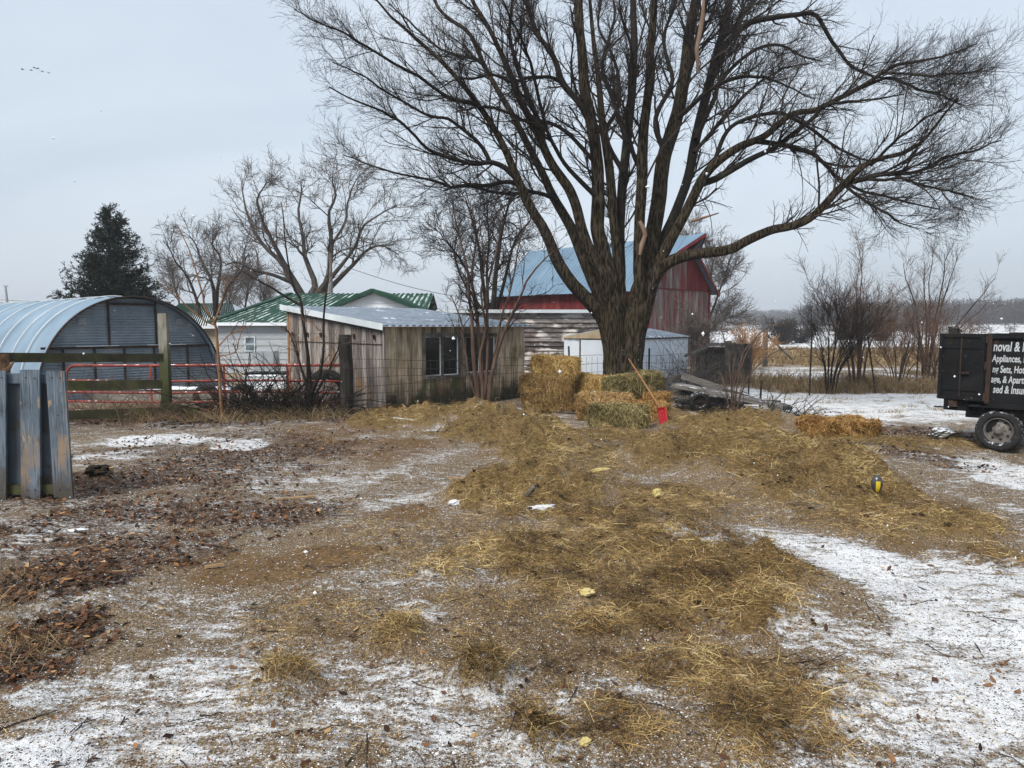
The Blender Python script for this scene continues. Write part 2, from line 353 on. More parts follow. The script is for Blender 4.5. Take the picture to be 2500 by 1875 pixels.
grain = N.math('MULTIPLY', N.rng(gr_, .535, .60), N.rng(N.math('ADD', N.math('SUBTRACT', 1.0, N.math('ADD', N.math('MULTIPLY', aM, .9), N.math('MULTIPLY', aH, .75))), N.math('SUBTRACT', n3, .5)), .25, .9))
c = N.mix(N.math('MULTIPLY', grain, .35), c, (.62, .58, .52))
c = N.mix(N.math('MULTIPLY', N.rng(n5, .52, .72), .30), c, (.20, .155, .10))
# dirt ground into the snow
c = N.mix(N.math('MULTIPLY', N.rng(N.noise(120, 3, .7), .56, .66), .8), c, (.10, .078, .052))
N.l(c, bs.inputs['Base Color'])
N.l(N.math('SUBTRACT', .95, N.math('MULTIPLY', N.rng(n2, .45, .7), N.math('MULTIPLY', N.rng(aM, .3, .7), .3))), bs.inputs['Roughness'])
bs.inputs['Specular IOR Level'].default_value = .25
hh = N.math('ADD', N.math('MULTIPLY', n1, .6), N.math('ADD', N.math('MULTIPLY', n2, 1.0), N.math('MULTIPLY', sf, .35)))
N.l(N.bump(hh, .022, .9), bs.inputs['Normal'])
MAT_GROUND = gm

def polar(rads, ang):
    A, Rr = np.meshgrid(ang, rads); x = np.sin(A) * Rr; y = np.cos(A) * Rr
    return x, y
fine = np.linspace(R(-46), R(46), 720); coarse = np.linspace(R(46), R(314), 90)[1:-1]
ang = np.r_[fine, coarse]
def sheet(name, rads, mat_, close_center=False):
    x, y = polar(rads, ang); z = height(x.ravel(), y.ravel()).reshape(x.shape)
    a, b = x.shape; V = np.stack([x, y, z], -1).reshape(-1, 3)
    i = (np.arange(a - 1)[:, None] * b + np.arange(b)[None]); j = (np.arange(a - 1)[:, None] * b + (np.arange(b)[None] + 1) % b)
    Q = np.stack([i, j, j + b, i + b], -1).reshape(-1, 4)
    Q = Q[:, ::-1]
    me = mesh_np(name, V, Q.ravel(), np.arange(len(Q)) * 4, np.full(len(Q), 4), None, True)
    xs, ys = V[:, 0], V[:, 1]; r = np.hypot(xs, ys)
    yard = 1 - sst(20.5, 22.5, ys + .0 * xs + (fbm(xs * .6, ys * .6, 5) - .5) * 2)
    at_ = {k: weight(k, xs, ys) for k in ('hay', 'mud', 'lit', 'snow')}
    base = .43 + (fbm(xs * .8, ys * .8, 90, 4) - .5) * .5
    s = np.maximum(at_['snow'], base * (1 - at_['hay'] * .5))
    s = s + (fbm(xs * 1.7 + ys * .5, ys * 1.9 - xs * .4, 97, 4) - .5) * .55 + (fbm(xs * 7, ys * 7, 98, 3) - .5) * .25
    # snowy grass strip beyond the yard on the right, then fields
    strip = sst(13.4, 14.8, ys - (xs - 6.3) * .28) * (1 - yard * 0) * sst(4.2, 5.6, xs - (ys - 14) * .1)
    s = s * (1 - strip) + strip * (.97 + (fbm(xs * 1.2, ys * 3.5, 91, 4) - .5) * .9)
    lit = at_['lit']; hay = at_['hay'] * (1 - strip * .5)
    back = sst(21.5, 23.5, ys); s = s * (1 - back) + back * (.62 + (fbm(xs * .7, ys * .7, 92, 4) - .5) * 1.5)
    tan = back * sst(.42, .60, fbm(xs * .35, ys * .35, 93, 4) - .06) * (1 - sst(58, 66, ys))
    tan = np.maximum(tan, sst(33, 37, ys) * (1 - sst(56, 62, ys + (fbm(xs * .05, ys * .05, 94) - .5) * 14)))
    s = np.where(tan > .4, s * .40, s)
    farf = sst(57, 66, ys); s = s * (1 - farf) + farf * (.92 + (fbm(xs * .012, ys * .03, 95, 4) - .5) * 1.3)
    wood = sst(330, 420, r); s = s * (1 - .5 * wood)
    behind = sst(-1, 1, -ys); s = s * (1 - behind) + behind * .55
    for k, v in (('hay', hay), ('mud', at_['mud']), ('lit', np.maximum(lit, wood * .5)), ('snow', s), ('tan', tan)):
        t = me.attributes.new(k, 'FLOAT', 'POINT'); t.data.foreach_set('value', v.astype(np.float32))
    return tag(link(name, me, mat_), kind='structure')
g0 = sheet('ground', np.r_[np.geomspace(.05, 1.8, 12), np.geomspace(1.9, 26, 680)[0:], np.geomspace(26.3, 240, 110)], MAT_GROUND)
hl = sheet('hills', np.geomspace(239, 1480, 70), MAT_GROUND)

# ---- air
hz, nt, bs = newmat('haze'); nt.nodes.clear(); N = NT(nt)
o_ = N.n('ShaderNodeOutputMaterial'); v_ = N.n('ShaderNodeVolumePrincipled'); N.l(v_.outputs[0], o_.inputs['Volume'])
v_.inputs['Density'].default_value = .0008; v_.inputs['Color'].default_value = (.90, .94, 1, 1); v_.inputs['Anisotropy'].default_value = .1
b = MB(); b.box((-1500, -1500, -4), (1500, 1500, 40)); HAZE = tag(b.build('haze', hz), kind='stuff')
# ================================================================== materials of things
W_OLD = mat('weathered_boards', [(.22, (.05, .042, .038)), (.42, (.15, .13, .118)), (.58, (.265, .235, .215)), (.78, (.42, .385, .36))], sc=2.6, st=(9, 9, .9), det=7, rnd=.34, bump=.008, bsc=6, layers=[((.21, .12, .055), 1.3, .56, .74)])
W_FRONT = mat('mossy_boards', [(.24, (.055, .043, .030)), (.44, (.20, .155, .105)), (.58, (.34, .275, .195)), (.78, (.50, .42, .32))], sc=2.4, st=(9, 9, .8), det=7, rnd=.36, bump=.008, bsc=6, layers=[((.22, .125, .055), 1.1, .54, .70), ((.075, .08, .03), 1.6, .52, .70, (1, 1, .6))])
# algae and rising damp stain the lowest boards (a real stain with its own ragged edge)
def damp(m, z0, z1, col):
    nt = m.node_tree; N = NT(nt); bs = [n for n in nt.nodes if n.type == 'BSDF_PRINCIPLED'][0]
    src = bs.inputs['Base Color'].links[0].from_socket
    tc = N.n('ShaderNodeTexCoord'); sx = N.n('ShaderNodeSeparateXYZ'); N.l(tc.outputs['Object'], sx.inputs[0])
    z = N.math('ADD', sx.outputs[2], N.math('MULTIPLY', N.math('SUBTRACT', N.noise(2.2, 5, .7, st=(1.2, 1.2, .5)), .5), 1.5))
    N.l(N.mix(N.rng(z, z1, z0), src, col), bs.inputs['Base Color'])
damp(W_FRONT, .16, .80, (.022, .022, .012)); damp(W_OLD, -.3, .25, (.05, .045, .035))
W_DARK = mat('dark_old_wood', [(.25, (.018, .017, .016)), (.5, (.055, .05, .046)), (.75, (.13, .12, .11))], sc=3, st=(3, 3, 3), det=6, rnd=.3, bump=.008, bsc=20)
W_GREY = mat('grey_timber', [(.25, (.022, .020, .018)), (.5, (.07, .064, .058)), (.75, (.16, .15, .14))], sc=5, det=6, rnd=.25, bump=.006, bsc=24)
W_MOSS = mat('mossy_timber', [(.25, (.018, .018, .008)), (.5, (.045, .043, .020)), (.75, (.09, .085, .05))], sc=3.2, det=6, rnd=.3, bump=.006, bsc=30, layers=[((.065, .075, .018), 4, .50, .68)])
W_POSTTOP = mat('bleached_post', [(.25, (.10, .10, .075)), (.5, (.20, .19, .155)), (.75, (.32, .31, .27))], sc=4, st=(3, 3, .8), det=5, bump=.004, bsc=20)
damp(W_POSTTOP, 1.0, 1.75, (.055, .06, .022))
BLACKP = mat('tarred_post', [(.3, (.010, .009, .008)), (.55, (.028, .025, .022)), (.8, (.075, .065, .055))], sc=4, st=(4, 4, .7), det=6, bump=.012, bsc=9)
RED = mat('barn_red_boards', [(.25, (.07, .011, .012)), (.5, (.145, .019, .020)), (.75, (.22, .045, .042))], sc=1.6, st=(5, 5, .6), det=6, rnd=.3, layers=[((.30, .24, .22), 1.4, .64, .76, (5, 5, .5))])
REDGREY = mat('bare_barn_boards', [(.25, (.085, .058, .055)), (.5, (.185, .145, .138)), (.75, (.28, .235, .22))], sc=1.6, st=(5, 5, .5), det=6, rnd=.35, layers=[((.15, .028, .030), .9, .44, .62, (3.4, 3.4, .45))])
PEEL = mat('peeling_clapboard', [(.3, (.045, .035, .032)), (.5, (.13, .115, .11)), (.7, (.24, .22, .22))], sc=3, st=(1, 1, 2.5), det=7, layers=[((.58, .55, .52), 1.15, .50, .60, (1, 1, 3)), ((.10, .045, .035), 1.7, .58, .72, (1, 1, 2))], rnd=.3)
BLUEROOF = mat('blue_metal_roof', [(.3, (.115, .185, .26)), (.6, (.145, .23, .315)), (.8, (.20, .29, .38))], sc=.7, rough=.45, spec=.4, rnd=.25)
RIB = mat('bare_galvanised_rib', [(.3, (.11, .14, .18)), (.6, (.18, .22, .27)), (.8, (.27, .31, .37))], sc=3, rough=.5, layers=[((.60, .65, .71), 1.6, .62, .70)])
SNOWY = mat('snow_on_metal', [(.35, (.58, .63, .70)), (.6, (.74, .79, .85)), (.8, (.82, .86, .91))], sc=1.6, layers=[((.22, .27, .34), 1.1, .56, .66, (1, 3, 1))])
GALV = mat('galvanised_sheet', [(.3, (.13, .165, .20)), (.55, (.20, .25, .295)), (.8, (.31, .37, .42))], sc=1.3, det=6, rough=.5, metal=.25, rnd=.3, layers=[((.16, .13, .09), 1.1, .66, .80)])
GALVR = mat('galvanised_arch', [(.3, (.17, .245, .32)), (.55, (.22, .31, .40)), (.8, (.29, .38, .47))], sc=.9, det=5, rough=.5, metal=.15, rnd=.25)
RUSTD = mat('dark_rusty_frame', [(.3, (.014, .010, .009)), (.55, (.036, .021, .016)), (.8, (.075, .042, .03))], sc=6, rough=.8)
SEAM = mat('pale_seam', [(.3, (.55, .60, .62)), (.7, (.72, .76, .78))], sc=3)  # pale grey colour of the arch seams
GREEN = mat('green_metal_roof', [(.3, (.018, .050, .036)), (.6, (.027, .070, .050)), (.8, (.04, .095, .068))], sc=1, rough=.85, spec=.15)
GREENSN = mat('green_roof_with_snow', [(.3, (.022, .055, .042)), (.46, (.04, .085, .068)), (.55, (.24, .31, .30)), (.70, (.58, .65, .67))], sc=1.7, det=6, st=(3, 1, 1), rough=.85, spec=.15)
WHITE = mat('white_siding', [(.3, (.74, .80, .86)), (.6, (.80, .85, .90)), (.8, (.84, .88, .92))], sc=1.2, rough=.6, rnd=.1)
BEIGE = mat('beige_siding', [(.3, (.38, .34, .26)), (.7, (.50, .455, .36))], sc=1, rough=.7, rnd=.1)
WPAINT = mat('white_painted_metal', [(.3, (.66, .74, .83)), (.6, (.74, .81, .88)), (.8, (.80, .86, .91))], sc=1.4, rough=.5, rnd=.12, layers=[((.25, .13, .06), 3.5, .68, .80)])
TANM = mat('tan_rusty_fascia', [(.3, (.36, .27, .15)), (.55, (.46, .38, .26)), (.8, (.34, .16, .06))], sc=2.2, det=5, rough=.6)
TRIM = mat('pale_metal_trim', [(.3, (.50, .56, .60)), (.7, (.62, .68, .71))], sc=2, rough=.5)
m_, nt_, bs_ = newmat('window_glass'); GLASS = m_
bs_.inputs['Base Color'].default_value = (.012, .014, .016, 1); bs_.inputs['Roughness'].default_value = .12; bs_.inputs['Specular IOR Level'].default_value = .35
GREY = mat('grey_steel', [(.3, (.26, .29, .32)), (.7, (.36, .39, .42))], sc=3, rough=.5)
BLACK = mat('black_rubber', [(.3, (.010, .010, .011)), (.6, (.022, .022, .023)), (.8, (.05, .05, .05))], sc=14, rough=.85, top=((.70, .74, .80), .52, .62, 20))
REDP = mat('red_gate_paint', [(.25, (.11, .028, .02)), (.5, (.24, .035, .025)), (.75, (.33, .07, .05))], sc=5, det=6, rough=.55, top=((.72, .76, .82), .56, .62, 9))
WIRE = mat('rusty_wire', [(.3, (.018, .014, .012)), (.7, (.05, .038, .032))], sc=3, rough=.7)
SNOWM = mat('lying_snow', [(.3, (.66, .72, .80)), (.7, (.82, .86, .92))], sc=9, bump=.01)
CONC = mat('old_concrete', [(.3, (.16, .155, .14)), (.7, (.30, .29, .26))], sc=4, det=6, bump=.006)

def boards(b, x0, x1, ztop, z0, y0, th, wd, seed=0, gap=.008, dirn=1):
    """upright boards on the plane y0, ztop a function of x; each board's shade and depth differ"""
    g = np.random.default_rng(seed); x = x0
    while x < x1 - .01:
        wb = min(wd * g.uniform(.8, 1.15), x1 - x); xe = x + wb
        if x1 - xe < .04: xe = x1
        o = g.uniform(0, .010); r = g.random(); za, zb = z0 - g.uniform(0, .04), z0 - g.uniform(0, .04)
        V = [(x + gap / 2, y0 - o, za), (xe - gap / 2, y0 - o, zb), (xe - gap / 2, y0 + th, zb), (x + gap / 2, y0 + th, za),
             (x + gap / 2, y0 - o, ztop(x)), (xe - gap / 2, y0 - o, ztop(xe)), (xe - gap / 2, y0 + th, ztop(xe)), (x + gap / 2, y0 + th, ztop(x))]
        b.addq(V, [(0, 3, 2, 1), (4, 5, 6, 7), (0, 1, 5, 4), (1, 2, 6, 5), (2, 3, 7, 6), (3, 0, 4, 7)], r)
        x = xe
def xf(b, k, M):
    """transform the shapes added since v index k"""
    for i in range(k, len(b.v)): b.v[i] = (np.c_[b.v[i], np.ones(len(b.v[i]))] @ np.array(M).T)[:, :3]
def rotz(a, loc=(0, 0, 0)): return Matrix.Translation(loc) @ Matrix.Rotation(a, 4, 'Z')
def laps(b, x0, x1, ztop, z0, y0, h, seed=0, dp=.03):
    """lapped horizontal siding on plane y0 facing -y"""
    g = np.random.default_rng(seed); z = z0; zm = max(ztop(x0), ztop(x1), ztop((x0 + x1) / 2))
    xs = np.linspace(x0, x1, 25)
    while z < zm - .01:
        ze = z + h; r = g.random(); pts = []
        for a, c in zip(xs[:-1], xs[1:]):
            ta, tc_ = min(ze, ztop(a)), min(ze, ztop(c))
            if ta <= z + .002 and tc_ <= z + .002: continue
            ta, tc_ = max(ta, z + .001), max(tc_, z + .001)
            b.addq([(a, y0 - dp, z), (c, y0 - dp, z), (c, y0 - .004, tc_), (a, y0 - .004, ta), (a, y0 + .01, z), (c, y0 + .01, z), (c, y0 + .01, tc_), (a, y0 + .01, ta)],
                   [(0, 1, 2, 3), (0, 4, 5, 1), (3, 2, 6, 7), (5, 4, 7, 6)], r)
        z = ze
def ribroof(bp, br, P00, P10, P01, P11, n, hr=.03, wr=.22, th=.012):
    """pans into bp, raised ribs into br; ribs run from the 0-edge to the 1-edge (P00->P01), spaced along P00->P10"""
    P00, P10, P01, P11 = [np.array(p, float) for p in (P00, P10, P01, P11)]
    nn = np.cross(P10 - P00, P01 - P00); nn /= np.linalg.norm(nn)
    if nn[2] < 0: nn = -nn
    bp.addq([P00, P10, P11, P01, P00 - nn * th, P10 - nn * th, P11 - nn * th, P01 - nn * th], [(0, 1, 2, 3), (7, 6, 5, 4), (0, 4, 5, 1), (1, 5, 6, 2), (2, 6, 7, 3), (3, 7, 4, 0)], rng.random())
    for i in range(n + 1):
        t = (i + .5) / (n + 1); a = P00 + (P10 - P00) * t; c = P01 + (P11 - P01) * t
        s = (P10 - P00) / (n + 1) * wr / 2
        V = []
        for p in (a, c): V += [p - s * 1.5 + nn * .002, p - s * .6 + nn * hr, p + s * .6 + nn * hr, p + s * 1.5 + nn * .002]
        br.addq(V, [(0, 1, 5, 4), (1, 2, 6, 5), (2, 3, 7, 6)], rng.random())
        br.face([V[0], V[1], V[2], V[3]], .5); br.face([V[7], V[6], V[5], V[4]], .5)
def plane_u(px, N0, f):
    """distance along direction f from N0 where the view line through px crosses"""
    k = (px - 1250) / FPX
    return (k * N0[1] - N0[0]) / (f[0] - k * f[1])

# ================================================================== wooden coop
N0 = np.array([-2.92, 16.3]); fa = math.atan2(.673, .74)
coop = thing('wooden_coop', 'low grey board shed with slanted snowy metal roof and two dark window pairs', 'shed', (N0[0], N0[1], 0), fa)
CW, CL = 4.4, 5.0; ZE, ZB = 2.0, 2.52
zt = lambda y: ZE + (ZB - ZE) * y / CL
def uc(px): return plane_u(px, N0, (math.cos(fa), math.sin(fa)))
def zc(px, py): u = uc(px); return at(px, py, N0[1] + u * math.sin(fa))[2]
wins = [(1038, 1118, 822, 916), (1137, 1207, 822, 908)]
ww = [(uc(a), uc(b_), zc((a + b_) / 2, d_), zc((a + b_) / 2, c_)) for a, b_, c_, d_ in wins]
b = MB()   # front wall: boards around the windows
segs = [0, ww[0][0], ww[0][1], ww[1][0], ww[1][1], CW]
for i in range(5):
    a, e = segs[i], segs[i + 1]
    if i in (1, 3):
        wv = ww[0] if i == 1 else ww[1]
        boards(b, a, e, lambda x: wv[2], -.25, 0, .022, .15, 10 + i); boards(b, a, e, lambda x: ZE - .02, wv[3], 0, .022, .15, 20 + i)
    else: boards(b, a, e, lambda x: ZE - .02, -.25, 0, .022, .15, 10 + i)
b.box((.25, .03, 0), (CW, .04, .05))
b.beam((ww[0][0] - .35, -.022, ww[0][2] - .12), (ww[1][1] + .1, -.022, ww[0][2] - .06), .012, .012, .1)
b.build('front_wall', W_FRONT, coop)
b = MB(); k = len(b.v); boards(b, 0, CL, lambda x: zt(CL - x) - .05 + 0, -.1, 0, .022, .17, 33); xf(b, k, rotz(-math.pi / 2, (0, CL, 0)))
for i in range(1): b.box((-.028, 0, zt(0) - .14), (-.004, CL, zt(0) - .07), .2) if False else None
b.build('side_wall', W_OLD, coop)
b = MB(); boards(b, 0, CL, lambda x: zt(x) - .05, -.1, 0, .022, .17, 34); xf(b, 0, rotz(math.pi / 2, (CW, 0, 0))); b.build('side_wall', W_OLD, coop)
b = MB(); boards(b, 0, CW, lambda x: ZB - .03, -.1, CL - .022, .022, .17, 35); b.build('back_wall', W_OLD, coop)
b = MB(); b.box((.03, .03, -.05), (CW - .03, CL - .03, .02)); b.build('floor', W_DARK, coop)
b = MB(); b.beam((-.035, -.02, .0), (-.035, -.02, ZE - .05), .03, .07, .5, (0, 1, 0)); b.build('corner_board', W_OLD, coop)
b = MB(); b.box((-.03, CL - .09, 0), (-.002, CL + .01, ZB - .06)); o_ = b.build('corner_board', mat('orange_pine', [(.3, (.22, .10, .04)), (.7, (.36, .19, .08))], sc=5, st=(2, 2, .5)), coop)
# fascia under the side eave, rollers and rail
b = MB(); b.beam((-.03, 0, zt(0) - .12), (-.03, CL, zt(CL) - .12), .03, .10, .3); b.build('fascia_board', W_GREY, coop)
for (px, py) in ((718, 816), (755, 817), (787, 818), (868, 821), (917, 823)):
    kx = (px - 1250) / FPX; s_ = (-math.sin(fa), math.cos(fa)); v = (kx * N0[1] - N0[0]) / (s_[0] - kx * s_[1]); z = at(px, py, N0[1] + v * s_[1])[2]
    b = MB(); b.box((-.045, v - .035, z - .06), (-.026, v + .035, z + .06)); b.tube([(-.075, v, z + .03), (-.046, v, z + .03)], .022, 8); b.build('door_roller', RUSTD, coop)
b = MB(); b.box((-.026, .1, ZE - .44), (-.016, CL - .15, ZE - .425)); b.build('rail', RUSTD, coop)
for wi, (a, e, z0, z1) in enumerate(ww):
    f_ = MB(); t = .05
    for lo, hi in (((a - .07, -.03, z0 - .07), (e + .07, .03, z0)), ((a - .07, -.03, z1), (e + .07, .03, z1 + .09)), ((a - .07, -.028, z0), (a, .03, z1)), ((e, -.028, z0), (e + .07, .03, z1)), (((a + e) / 2 - .035, -.024, z0), ((a + e) / 2 + .035, .03, z1))): f_.box(lo, hi, rng.random())
    fr = f_.build('window_frame', W_GREY, coop)
    for q in (0, 1):
        xa = a if q == 0 else (a + e) / 2 + .035; xe = (a + e) / 2 - .035 if q == 0 else e
        s = MB(); w_ = .018
        for lo, hi in (((xa, .0, z0), (xe, .02, z0 + w_)), ((xa, .0, z1 - w_), (xe, .02, z1)), ((xa, .001, z0 + w_), (xa + w_, .019, z1 - w_)), ((xe - w_ * 1.4, .001, z0 + w_), (xe, .019, z1 - w_))): s.box(lo, hi)
        s.build('sash', TRIM, fr); g = MB(); g.box((xa + w_, .008, z0 + w_), (xe - w_, .012, z1 - w_)); g.build('pane', GLASS, fr)
rp, rr = MB(), MB()
ribroof(rp, rr, (-.14, -.16, ZE - .015), (CW + .16, -.16, ZE - .015), (-.14, CL + .16, ZB + .015), (CW + .16, CL + .16, ZB + .015), 24, .032, .45)
ro = rp.build('roof', SNOWY, coop); rr.build('rib', RIB, ro)
b = MB(); b.beam((-.15, -.17, ZE - .03), (-.15, CL + .17, ZB + .0), .016, .15); b.build('rake_trim', TRIM, coop)

# ================================================================== white garden shed
N1 = np.array([4.0, 22.0]); a1 = math.atan2(.8, .6)      # local x: along the side wall away from N1, local y: towards the door corner
gs = thing('metal_garden_shed', 'white metal garden shed with closed door behind the big tree', 'shed', (4.0, 22.0, 0), a1)
LS, WS, ze = 3.6, 2.83, 1.62; zr = ze + .24
def wallribs(b, L, ztop, n, y0=0):
    xs = np.linspace(0, L, n * 4 + 1); off = np.where(np.arange(len(xs)) % 4 < 2, 0, .018)
    G = np.array([[(x, y0 - o, -.05), (x, y0 - o, ztop(x))] for x, o in zip(xs, off)]); b.grid(G[:, ::-1] if False else G, .5)
b = MB(); wallribs(b, LS, lambda x: ze, 16); b.build('side_wall', WPAINT, gs)
b = MB(); wallribs(b, WS, lambda x: ze + (zr - ze) * (1 - abs(x / WS * 2 - 1)), 10); xf(b, 0, rotz(math.pi / 2, (0, 0, 0)) @ Matrix.Scale(-1, 4, (0, 1, 0)) @ Matrix.Identity(4)); b.build('door_wall', WPAINT, gs)
b = MB(); b.box((LS - .01, 0, -.05), (LS, WS, ze)); b.box((0.02, WS - .01, -.05), (LS - .02, WS, ze)); b.build('back_wall', WPAINT, gs)
def vg(px): k = (px - 1250) / FPX; dx, dy = -math.sin(a1), math.cos(a1); return (k * 22 - 4) / (dx - k * dy)
d0, d1 = vg(1503), vg(1420)
b = MB(); b.box((-.05, d0, .02), (-.025, d1, ze - .08)); dr = b.build('door', WPAINT, gs)
b = MB(); b.box((-.07, d0 + .1, .72), (-.051, d0 + .14, .84)); b.build('handle', BLACK, dr)
b = MB(); b.box((-.055, d1, 0), (-.022, d1 + .06, ze - .02)); b.box((-.055, d0 - .05, 0), (-.022, d0, ze - .02)); b.box((-.056, d0, ze - .08), (-.024, d1, ze - .03)); b.build('door_frame', mat('brown_door_track', [(.3, (.06, .05, .05)), (.7, (.13, .11, .11))], sc=4), gs)
b = MB(); b.face([(-.075, -.05, ze + .0), (-.075, WS / 2, zr + .01), (-.075, WS + .05, ze), (-.075, WS + .05, ze - .03), (-.075, -.05, ze - .03)][::-1]); b.face([(-.03, -.05, ze), (-.03, WS / 2, zr + .01), (-.03, WS + .05, ze), (-.03, WS + .05, ze - .03), (-.03, -.05, ze - .03)]); b.box((-.078, -.05, ze - .035), (-.02, WS + .05, ze - .0)); b.build('fascia', TANM, gs)
rp, rr = MB(), MB(); ribroof(rp, rr, (-.06, -.07, ze + .0), (LS + .06, -.07, ze), (-.06, WS / 2, zr + .02), (LS + .06, WS / 2, zr + .02), 13, .02, .3); ribroof(rp, rr, (-.06, WS + .07, ze), (LS + .06, WS + .07, ze), (-.06, WS / 2, zr + .02), (LS + .06, WS / 2, zr + .02), 13, .02, .3)
ro = rp.build('roof', SNOWY, gs); rr.build('rib', RIB, ro)
b = MB(); b.box((-.02, -.085, ze - .05), (LS + .03, -.055, ze + .0)); b.build('eave_trim', W_DARK, gs)

# ================================================================== peeling low building in front of the barn
lb = thing('clapboard_outbuilding', 'low outbuilding with peeling horizontal boards between coop and tree', 'outbuilding', (X(1078, 26), 26, 0), 0.02)
LW = X(1535, 26) - X(1078, 26); zl = Z(760, 26)
b = MB(); laps(b, 0, LW, lambda x: zl, -.1, 0, .17, 5, .06); b.build('front_wall', PEEL, lb)
b = MB(); b.box((.0, .02, 0), (.04, 2.2, zl)); b.box((LW - .04, .02, 0), (LW, 2.2, zl)); b.box((.04, 2.16, 0), (LW - .04, 2.2, zl)); b.build('side_wall', PEEL, lb)
b = MB(); b.box((-.15, -.18, zl + .002), (LW + .15, 2.4, zl + .05)); ro = b.build('roof', W_DARK, lb)
b = MB(); b.box((-.16, -.21, zl - .06), (LW + .16, -.19, zl + .06)); b.build('fascia', TRIM, lb)
b = MB(); b.grid(np.array([[(x, y, zl + .052 + .03 * float(fbm(np.array([x * 3.]), np.array([y * 3.]))[0])) for y in np.linspace(-.17, 2.35, 8)] for x in np.linspace(-.1, LW + .1, 40)])[::-1]); b.build('snow_cover', SNOWM, ro)

# ================================================================== red barn
a2 = math.atan2(.71, .70)        # gable wall direction, local x along the gable, local y back along the ridge (to the left in view)
barn = thing('red_barn', 'old red barn with pale blue metal roof behind the big tree', 'barn', (6.4, 33, 0), a2)
BW, BL, be, br_ = 5.4, 9.95, 3.96, 6.33
sl = lambda x: be + (br_ - be) * (1 - abs(2 * x / BW - 1))
zmid = 3.72
b = MB(); boards(b, 0, BW, lambda x: zmid, -.2, 0, .03, .2, 50, .012); b.build('gable_wall', REDGREY, barn)
b = MB(); boards(b, 0, BW * .58, lambda x: sl(x) - .05, zmid + .05, .0, .03, .2, 51, .012); b.build('upper_gable_wall', REDGREY, barn)
b = MB(); boards(b, BW * .58, BW, lambda x: sl(x) - .05, zmid + .05, -.01, .03, .2, 52, .012); b.build('upper_gable_wall', RED, barn)
b = MB(); b.beam((0, -.03, zmid + .025), (BW, -.03, zmid + .025), .02, .05, .2); b.box((BW - .09, -.045, 0), (BW + .03, -.012, be - .1), .6); b.build('trim', RED, barn)
b = MB(); boards(b, 0, BL, lambda x: be - .03, -.2, 0, .03, .22, 53, .01); xf(b, 0, rotz(-math.pi / 2, (0, BL, 0))); b.build('side_wall', RED, barn)
b = MB(); boards(b, 0, BL, lambda x: be - .03, -.2, 0, .03, .22, 54, .01); xf(b, 0, rotz(math.pi / 2, (BW, 0, 0))); b.build('side_wall', RED, barn)
b = MB(); boards(b, 0, BW, lambda x: sl(x) - .05, -.2, BL - .03, .03, .22, 55, .01); b.build('back_gable_wall', RED, barn)
rp, rr = MB(), MB(); sx = .42; ez = be - (br_ - be) / (BW / 2) * sx
for xe in (-sx, BW + sx):
    ribroof(rp, rr, (xe, -.30, ez), (xe, BL + .35, ez), (BW / 2, -.30, br_), (BW / 2, BL + .35, br_), 44, .03, .25)
ro = rp.build('roof', BLUEROOF, barn); rr.build('rib', BLUEROOF, ro)
# hay hood: the ridge reaches forward to a point
b = MB(); pk = (BW / 2, -1.25, br_ + .06)
for s_, xe in ((-1, BW / 2 - .95), (1, BW / 2 + .95)):
    zz = br_ - (br_ - be) / (BW / 2) * .95
    b.face([(BW / 2, -.29, br_ + .012), pk, (xe, -.29, zz + .012)][::s_]); b.face([(BW / 2, -.29, br_ - .05), (pk[0], pk[1], pk[2] - .07), (xe, -.29, zz - .05)][::-s_])
b.build('hay_hood', BLUEROOF, barn)
b = MB(); zz = br_ - (br_ - be) / (BW / 2) * .95
b.beam((BW / 2 - .95, -.31, zz - .06), (pk[0], pk[1], pk[2] - .10), .03, .12, .4); b.beam((BW / 2 + .95, -.31, zz - .06), (pk[0], pk[1], pk[2] - .10), .03, .12, .4)
b.face([(BW / 2, -.31, br_ - .1), (BW / 2, -1.2, br_ - .1), (BW / 2, -.31, br_ - .9)]); b.face([(BW / 2 + .02, -.31, br_ - .9), (BW / 2 + .02, -1.2, br_ - .1), (BW / 2 + .02, -.31, br_ - .1)])
for s_ in (-1, 1):
    xe = BW / 2 + s_ * (BW / 2 + sx); b.beam((BW / 2 + s_ * .9, -.33, br_ - (br_ - be) / (BW / 2) * .9 - .07), (xe, -.33, ez - .07), .04, .14, .4)
b.build('rake_board', RED, barn)
# lean-to at the far left end
b = MB(); y1 = BL + .02
P = [(-.2, y1, 3.6), (-.2, y1 + 3.2, 1.9), (BW * .9, y1 + 3.2, 1.9), (BW * .9, y1, 3.6)]
b.face(P[::-1]); b.face([(p[0], p[1], p[2] - .06) for p in P]); b.build('lean_to_roof', W_GREY, barn)
b = MB(); b.face([(-.0, y1, 3.5), (-.0, y1 + 3.1, 1.9), (-.0, y1 + 3.1, 0), (-.0, y1, 0)][::1]); b.face([(.03, y1, 3.5), (.03, y1 + 3.1, 1.9), (.03, y1 + 3.1, 0), (.03, y1, 0)][::-1]); b.build('lean_to_wall', RED, barn)

